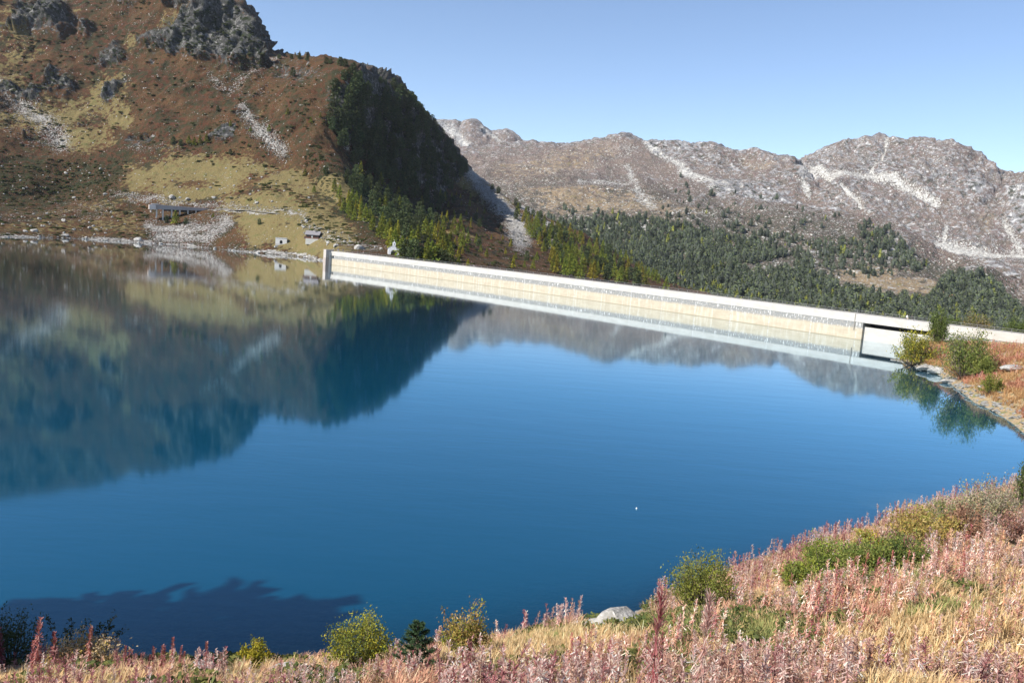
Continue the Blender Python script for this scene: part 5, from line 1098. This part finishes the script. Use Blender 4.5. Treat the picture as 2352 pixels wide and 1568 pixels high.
# straw grass everywhere
Pg = np.concatenate([scatter_bank(17000, 11, R_(-37), R_(37), 1)]); u_, v_ = proj(Pg); Pg = Pg[~in_shrub(u_, v_, .7) & ~inpoly(u_, v_, [(1335, 1400), (1500, 1400), (1500, 1462), (1335, 1466)]) & ~inpoly(u_, v_, [(430, 1500), (535, 1500), (535, 1560), (430, 1560)])]; u_, v_ = proj(Pg); n1 = fbm(Pg/3.5, 3, 701); n2 = fbm(Pg/1.7, 2, 703)
gp = blob(u_, v_, [(1480, 1440), (1560, 1420), (1800, 1430), (1850, 1500), (1700, 1540), (1500, 1520)], 30)+.8*blob(u_, v_, [(1900, 1300), (2120, 1300), (2150, 1340), (1950, 1350)], 20)
tan_ = np.maximum(blob(u_, v_, [(1000, 1540), (1250, 1470), (1480, 1430), (1500, 1450), (1250, 1530), (1100, 1560)], 20), blob(u_, v_, [(1950, 1500), (2352, 1440), (2400, 1600), (1950, 1600)], 40))
green = (n1+.9*gp-.35) > .22
which = np.where(green, 6+rng.integers(0, 2, len(Pg)), np.where((n2 > .05) & (tan_ < .4), 8+rng.integers(0, 3, len(Pg)), rng.integers(0, 6, len(Pg))))
S = (.42+.35*rng.random(len(Pg)))*(1+.25*tan_)*np.where(u_ < 900, .72, 1); 
V, F, C = merge(tufts, Pg-[0, 0, .03], np.stack([S*1.25, S*1.25, S], -1), rng.random(len(Pg))*6.28, (.75+.5*rng.random((len(Pg), 1)))*np.ones((1, 3)), which, lean=rng.standard_normal((len(Pg), 2))*.12+[.12, .05])
link('dry_grass', mesh_tris('dry_grass', V, F, M_LEAF, np.minimum(C*1.4, .85)), kind='stuff', label='dry straw coloured grass covering the near bank', cat='grass')
# fireweed
Pf = scatter_bank(6800, 12.5, R_(-36), R_(36), 2); u_, v_ = proj(Pf); n1 = fbm(Pf/2.6, 3, 711); tan_ = np.maximum(blob(u_, v_, [(1000, 1540), (1250, 1470), (1480, 1430), (1500, 1450), (1250, 1530), (1100, 1560)], 20), .8*blob(u_, v_, [(2050, 1530), (2352, 1480), (2400, 1600), (2000, 1600)], 40))
gp = blob(u_, v_, [(1480, 1440), (1560, 1420), (1800, 1430), (1850, 1500), (1700, 1540), (1500, 1520)], 30)
keep = ~in_shrub(u_, v_, 1.0) & ~((u_ > 270) & (u_ < 760) & (v_ < 1548)) & (n1 > -.07+.7*tan_+.25*gp) & ~inpoly(u_, v_, [(1330, 1400), (1505, 1400), (1505, 1475), (1330, 1480)]) & ~inpoly(u_, v_, [(540, 1500), (760, 1500), (760, 1560), (540, 1560)])
Pf = Pf[keep]; u_, v_ = u_[keep], v_[keep]; D = np.linalg.norm(Pf-CAM, axis=1); Hh = (.75+.75*rng.random(len(Pf)))*np.where(u_ < 1000, .72, 1.15); n3 = fbm(Pf/6., 2, 713)
red = (n3+.5*rng.standard_normal(len(Pf))*.6+np.where(u_ < 700, .5, 0)) > .25; rust = ~red & (rng.random(len(Pf)) < .4)
which = np.where(red, rng.choice([0, 5], len(Pf)), np.where(rust, rng.choice([2, 4, 7], len(Pf)), rng.choice([1, 3, 6], len(Pf))))
inf = (u_ > 0) & (u_ < 2352) & (v_ < 1560); hp = np.where(inf, Hh/D, 0); order = np.argsort(-hp); big = np.zeros(len(Pf), bool); big[order[:235]] = True
LM = [(30, 1500, 'near the dark corner shrub'), (200, 1520, 'around the dry brown shrub'), (370, 1540, 'among the red spikes'), (520, 1550, 'behind the grey shore boulder'), (650, 1560, 'below the flat grey boulder'), (820, 1560, 'below the broad yellow green shrub'), (955, 1560, 'at the foot of the young pine'), (1080, 1560, 'below the ochre sprig shrub'), (1200, 1560, 'on the bottom centre grass rise'), (1330, 1540, 'left of the tall hero spike'), (1430, 1470, 'below the white boulders'),
    (1500, 1560, 'at the bottom right of centre'), (1620, 1440, 'before the round green shrub'), (1700, 1560, 'in the green patch at the bottom'), (1850, 1500, 'on the slope below the green thicket'), (1900, 1400, 'at the edge of the green thicket'), (2050, 1560, 'in the long grass at bottom right'), (2100, 1400, 'below the wide ochre mound'), (2250, 1500, 'on the open slope at the right'), (2300, 1350, 'below the tall twiggy shrub'), (2300, 1560, 'in the bottom right corner')]
LM = [(a, b, c.replace('left of the tall hero spike', 'left of the tallest spike')) for a, b, c in LM]
cap = 0.0
fm = [mesh_tris('fireweed', *fwm[i][:2], M_LEAF, np.minimum(fwm[i][2]*1.45, .85)) for i in range(8)]
for k in np.where(big)[0]:
    lm = min(LM, key=lambda l: abs(l[0]-u_[k])+1.5*abs(l[1]-v_[k])); tn = {'red': 'deep red', 'pink': 'pale pink', 'rust': 'rusty brown'}[TONES[which[k]]]
    hs_ = 'short' if Hh[k] < .95 else ('tall' if Hh[k] > 1.2 else 'mid height')
    o = link('fireweed', fm[which[k]], None, f'{hs_} {tn} fireweed {lm[2]}, '+('upper ' if v_[k] < lm[1] else 'lower ')+('left' if u_[k] < lm[0]-25 else 'right' if u_[k] > lm[0]+25 else 'middle'), 'fireweed', f'{tn} fireweed {lm[2]}', loc=tuple(Pf[k]), rz=rng.random()*6.28, sc=(Hh[k]*1.1, Hh[k]*1.1, Hh[k]))
    o.rotation_euler = (rng.normal()*.07, rng.normal()*.07, rng.random()*6.28)
r_ = ~big; V, F, C = merge(fwm, Pf[r_], np.stack([Hh[r_]*1.25, Hh[r_]*1.25, Hh[r_]], -1), rng.random(int(r_.sum()))*6.28, (.8+.4*rng.random((int(r_.sum()), 1)))*np.ones((1, 3)), which[r_], lean=rng.standard_normal((int(r_.sum()), 2))*.07)
link('fireweed_mass', mesh_tris('fireweed_mass', V, F, M_LEAF, np.minimum((C*.72+.28*C.mean(1, keepdims=True)*[1.06, 1.0, .86])*1.42, .85)), kind='stuff', label='dense faded fireweed growing all over the near bank', cat='fireweed')
# spikes standing up at the water edge and the tall ones in front
def spike(x, ybase, ytop, tone, lb, seed, nl=110, name='fireweed', wide=1.0):
    p = on_bank(x, ybase); 
    if p is None: return
    D = float(np.linalg.norm(p-CAM)); H_ = (ybase-ytop)/FQ*D*1.02; (Q, c), st = fireweed(seed, nl, tone)
    e = link(name, None, None, lb, 'fireweed', None, loc=tuple(p), rz=seed*1.3, sc=(H_*wide, H_*wide, H_))
    V, F, C = quads_mesh([(Q, c)]); link('leaves', mesh_tris('leaves', V, F, M_LEAF, C), e); V, F, C = quads_mesh([st]); link('stem', mesh_tris('stem', V, F, M_BARK, C), e)
for i, (x, t_) in enumerate([(3, 1455), (88, 1436), (74, 1480), (130, 1465), (208, 1455), (282, 1486), (296, 1492), (350, 1488), (369, 1484), (382, 1490), (401, 1473), (417, 1490), (425, 1495), (474, 1480), (318, 1500), (336, 1503)]):
    spike(x, 1548, t_, 'red', ['first', 'second', 'third', 'fourth', 'fifth', 'sixth', 'seventh', 'eighth', 'ninth', 'tenth', 'eleventh', 'twelfth', 'thirteenth', 'last', 'short extra', 'second short'][i]+' deep red spike along the lower left edge of the bank, against the water', 800+i, 260, wide=.85)
SP = [(1492, 1375, 'red', 'tallest fireweed spike with a pale seed head right of the white boulders'), (1604, 1385, 'pink', 'tall pale fireweed with a thin bare tip below the round green shrub'), (1720, 1330, 'pink', 'fireweed spike rising right of the round green shrub'), (1752, 1335, 'red', 'second fireweed spike right of the round green shrub')]
for i, (x, t_, tn, lb) in enumerate(SP):
    if i < 2:
        p = at_r(x, 1610, 14.0); p[2] = bank_z(p[0], p[1]); u0, v0 = proj(p); D = float(np.linalg.norm(p-CAM)); H_ = (v0-t_)/FQ*D; (Q, c), st = fireweed(850+i, 420, tn, .0065)
        e = link('fireweed', None, None, lb, 'fireweed', None, loc=tuple(p), sc=(H_*.7, H_*.7, H_)); V, F, C = quads_mesh([(Q, c)]); link('leaves', mesh_tris('leaves', V, F, M_LEAF, C), e); V, F, C = quads_mesh([st]); link('stem', mesh_tris('stem', V, F, M_BARK, C), e)
    else: spike(x, 1400, t_, tn, lb, 860+i)
# herbs with broad green leaves
HB = []
for i in range(3):
    g = np.random.default_rng(600+i); n = 60; th = g.random(n)*6.28; r0 = g.random(n)**.6; c = np.stack([r0*np.cos(th), r0*np.sin(th), .12+.55*(1-r0)*g.random(n)+.15*g.random(n)], -1)*.45; d = norm(np.stack([np.cos(th), np.sin(th), .2+0*th], -1)+.5*g.standard_normal((n, 3))); HB.append(quads_mesh([(quad_leaf(c, d, norm(np.cross(d, g.standard_normal((n, 3))+[0, 0, 2])), .13, .07), np.array([(.09, .13, .045), (.13, .16, .06), (.18, .19, .06)])[g.integers(0, 3, n)]*(.7+.6*g.random((n, 1))))]))
Ph = scatter_bank(5200, 12, R_(-36), R_(36), 4); u_, v_ = proj(Ph); n1 = fbm(Ph/2.8, 3, 731); gp = np.maximum(blob(u_, v_, [(1480, 1440), (1560, 1420), (1800, 1430), (1850, 1500), (1700, 1540), (1500, 1520)], 30), .8*blob(u_, v_, [(1880, 1310), (2150, 1290), (2160, 1340), (1900, 1360)], 20)); k = (n1+.55*gp) > .27; Ph = Ph[k]; n = len(Ph)
Sx = .8+.9*rng.random(n); V, F, C = merge(HB, Ph, np.stack([Sx, Sx, Sx*1.1], -1), rng.random(n)*6.28, (.8+.4*rng.random((n, 1)))*np.ones((1, 3)), rng.integers(0, 3, n))
link('green_herbs', mesh_tris('green_herbs', V, F, M_LEAF, C), kind='stuff', label='low green leafy herbs in patches between the fireweed', cat='herbs')
# grass and fireweed of the point
Pp = scatter_point(8500, 9); Pp = Pp[Pp[:, 2] > .9]; n = len(Pp); S = .7+.6*rng.random(n); n2 = fbm(Pp/8., 3, 741)
which = np.where(n2 > .15, 8+rng.integers(0, 3, n), rng.integers(0, 6, n)); V, F, C = merge(tufts, Pp, np.stack([S*1.7, S*1.7, S], -1), rng.random(n)*6.28, np.tile([[1.2, 1.1, .95]], (n, 1))*(.8+.4*rng.random((n, 1))), which)
link('point_grass', mesh_tris('point_grass', V, F, M_LEAF, np.minimum(C*1.15, .8)), kind='stuff', label='golden dry grass on the point beside the dam', cat='grass')
Pp = scatter_point(4200, 12); n2 = fbm(Pp/9., 3, 751); Pp = Pp[(Pp[:, 2] > 1.6) & (n2 > -.12)]; n = len(Pp); S = 1.2+.6*rng.random(n); V, F, C = merge(fwm, Pp, np.stack([S*1.7, S*1.7, S], -1), rng.random(n)*6.28, np.tile([[1.1, 1.0, 1.0]], (n, 1))*(.85+.4*rng.random((n, 1))), rng.choice([0, 1, 2, 5, 6, 7], n))
link('point_fireweed', mesh_tris('point_fireweed', V, F, M_LEAF, np.minimum(C*1.15, .8)), kind='stuff', label='pink and rusty fireweed thicket on the point beside the dam', cat='fireweed')
# pines on the left promontory outside the picture; they shade the water and the corner
for i, (x, y, h) in enumerate([(-38, 26, 23), (-40, 24.5, 23), (-43, 23, 22), (-64, 43, 20)]):
    put_tree('pine', np.array([x, y, float(bank_z(np.array(x*1.0), np.array(y*1.0)))]), h, 'pine standing on the promontory beyond the left edge', 'pines beyond the left edge', True, 1.5)
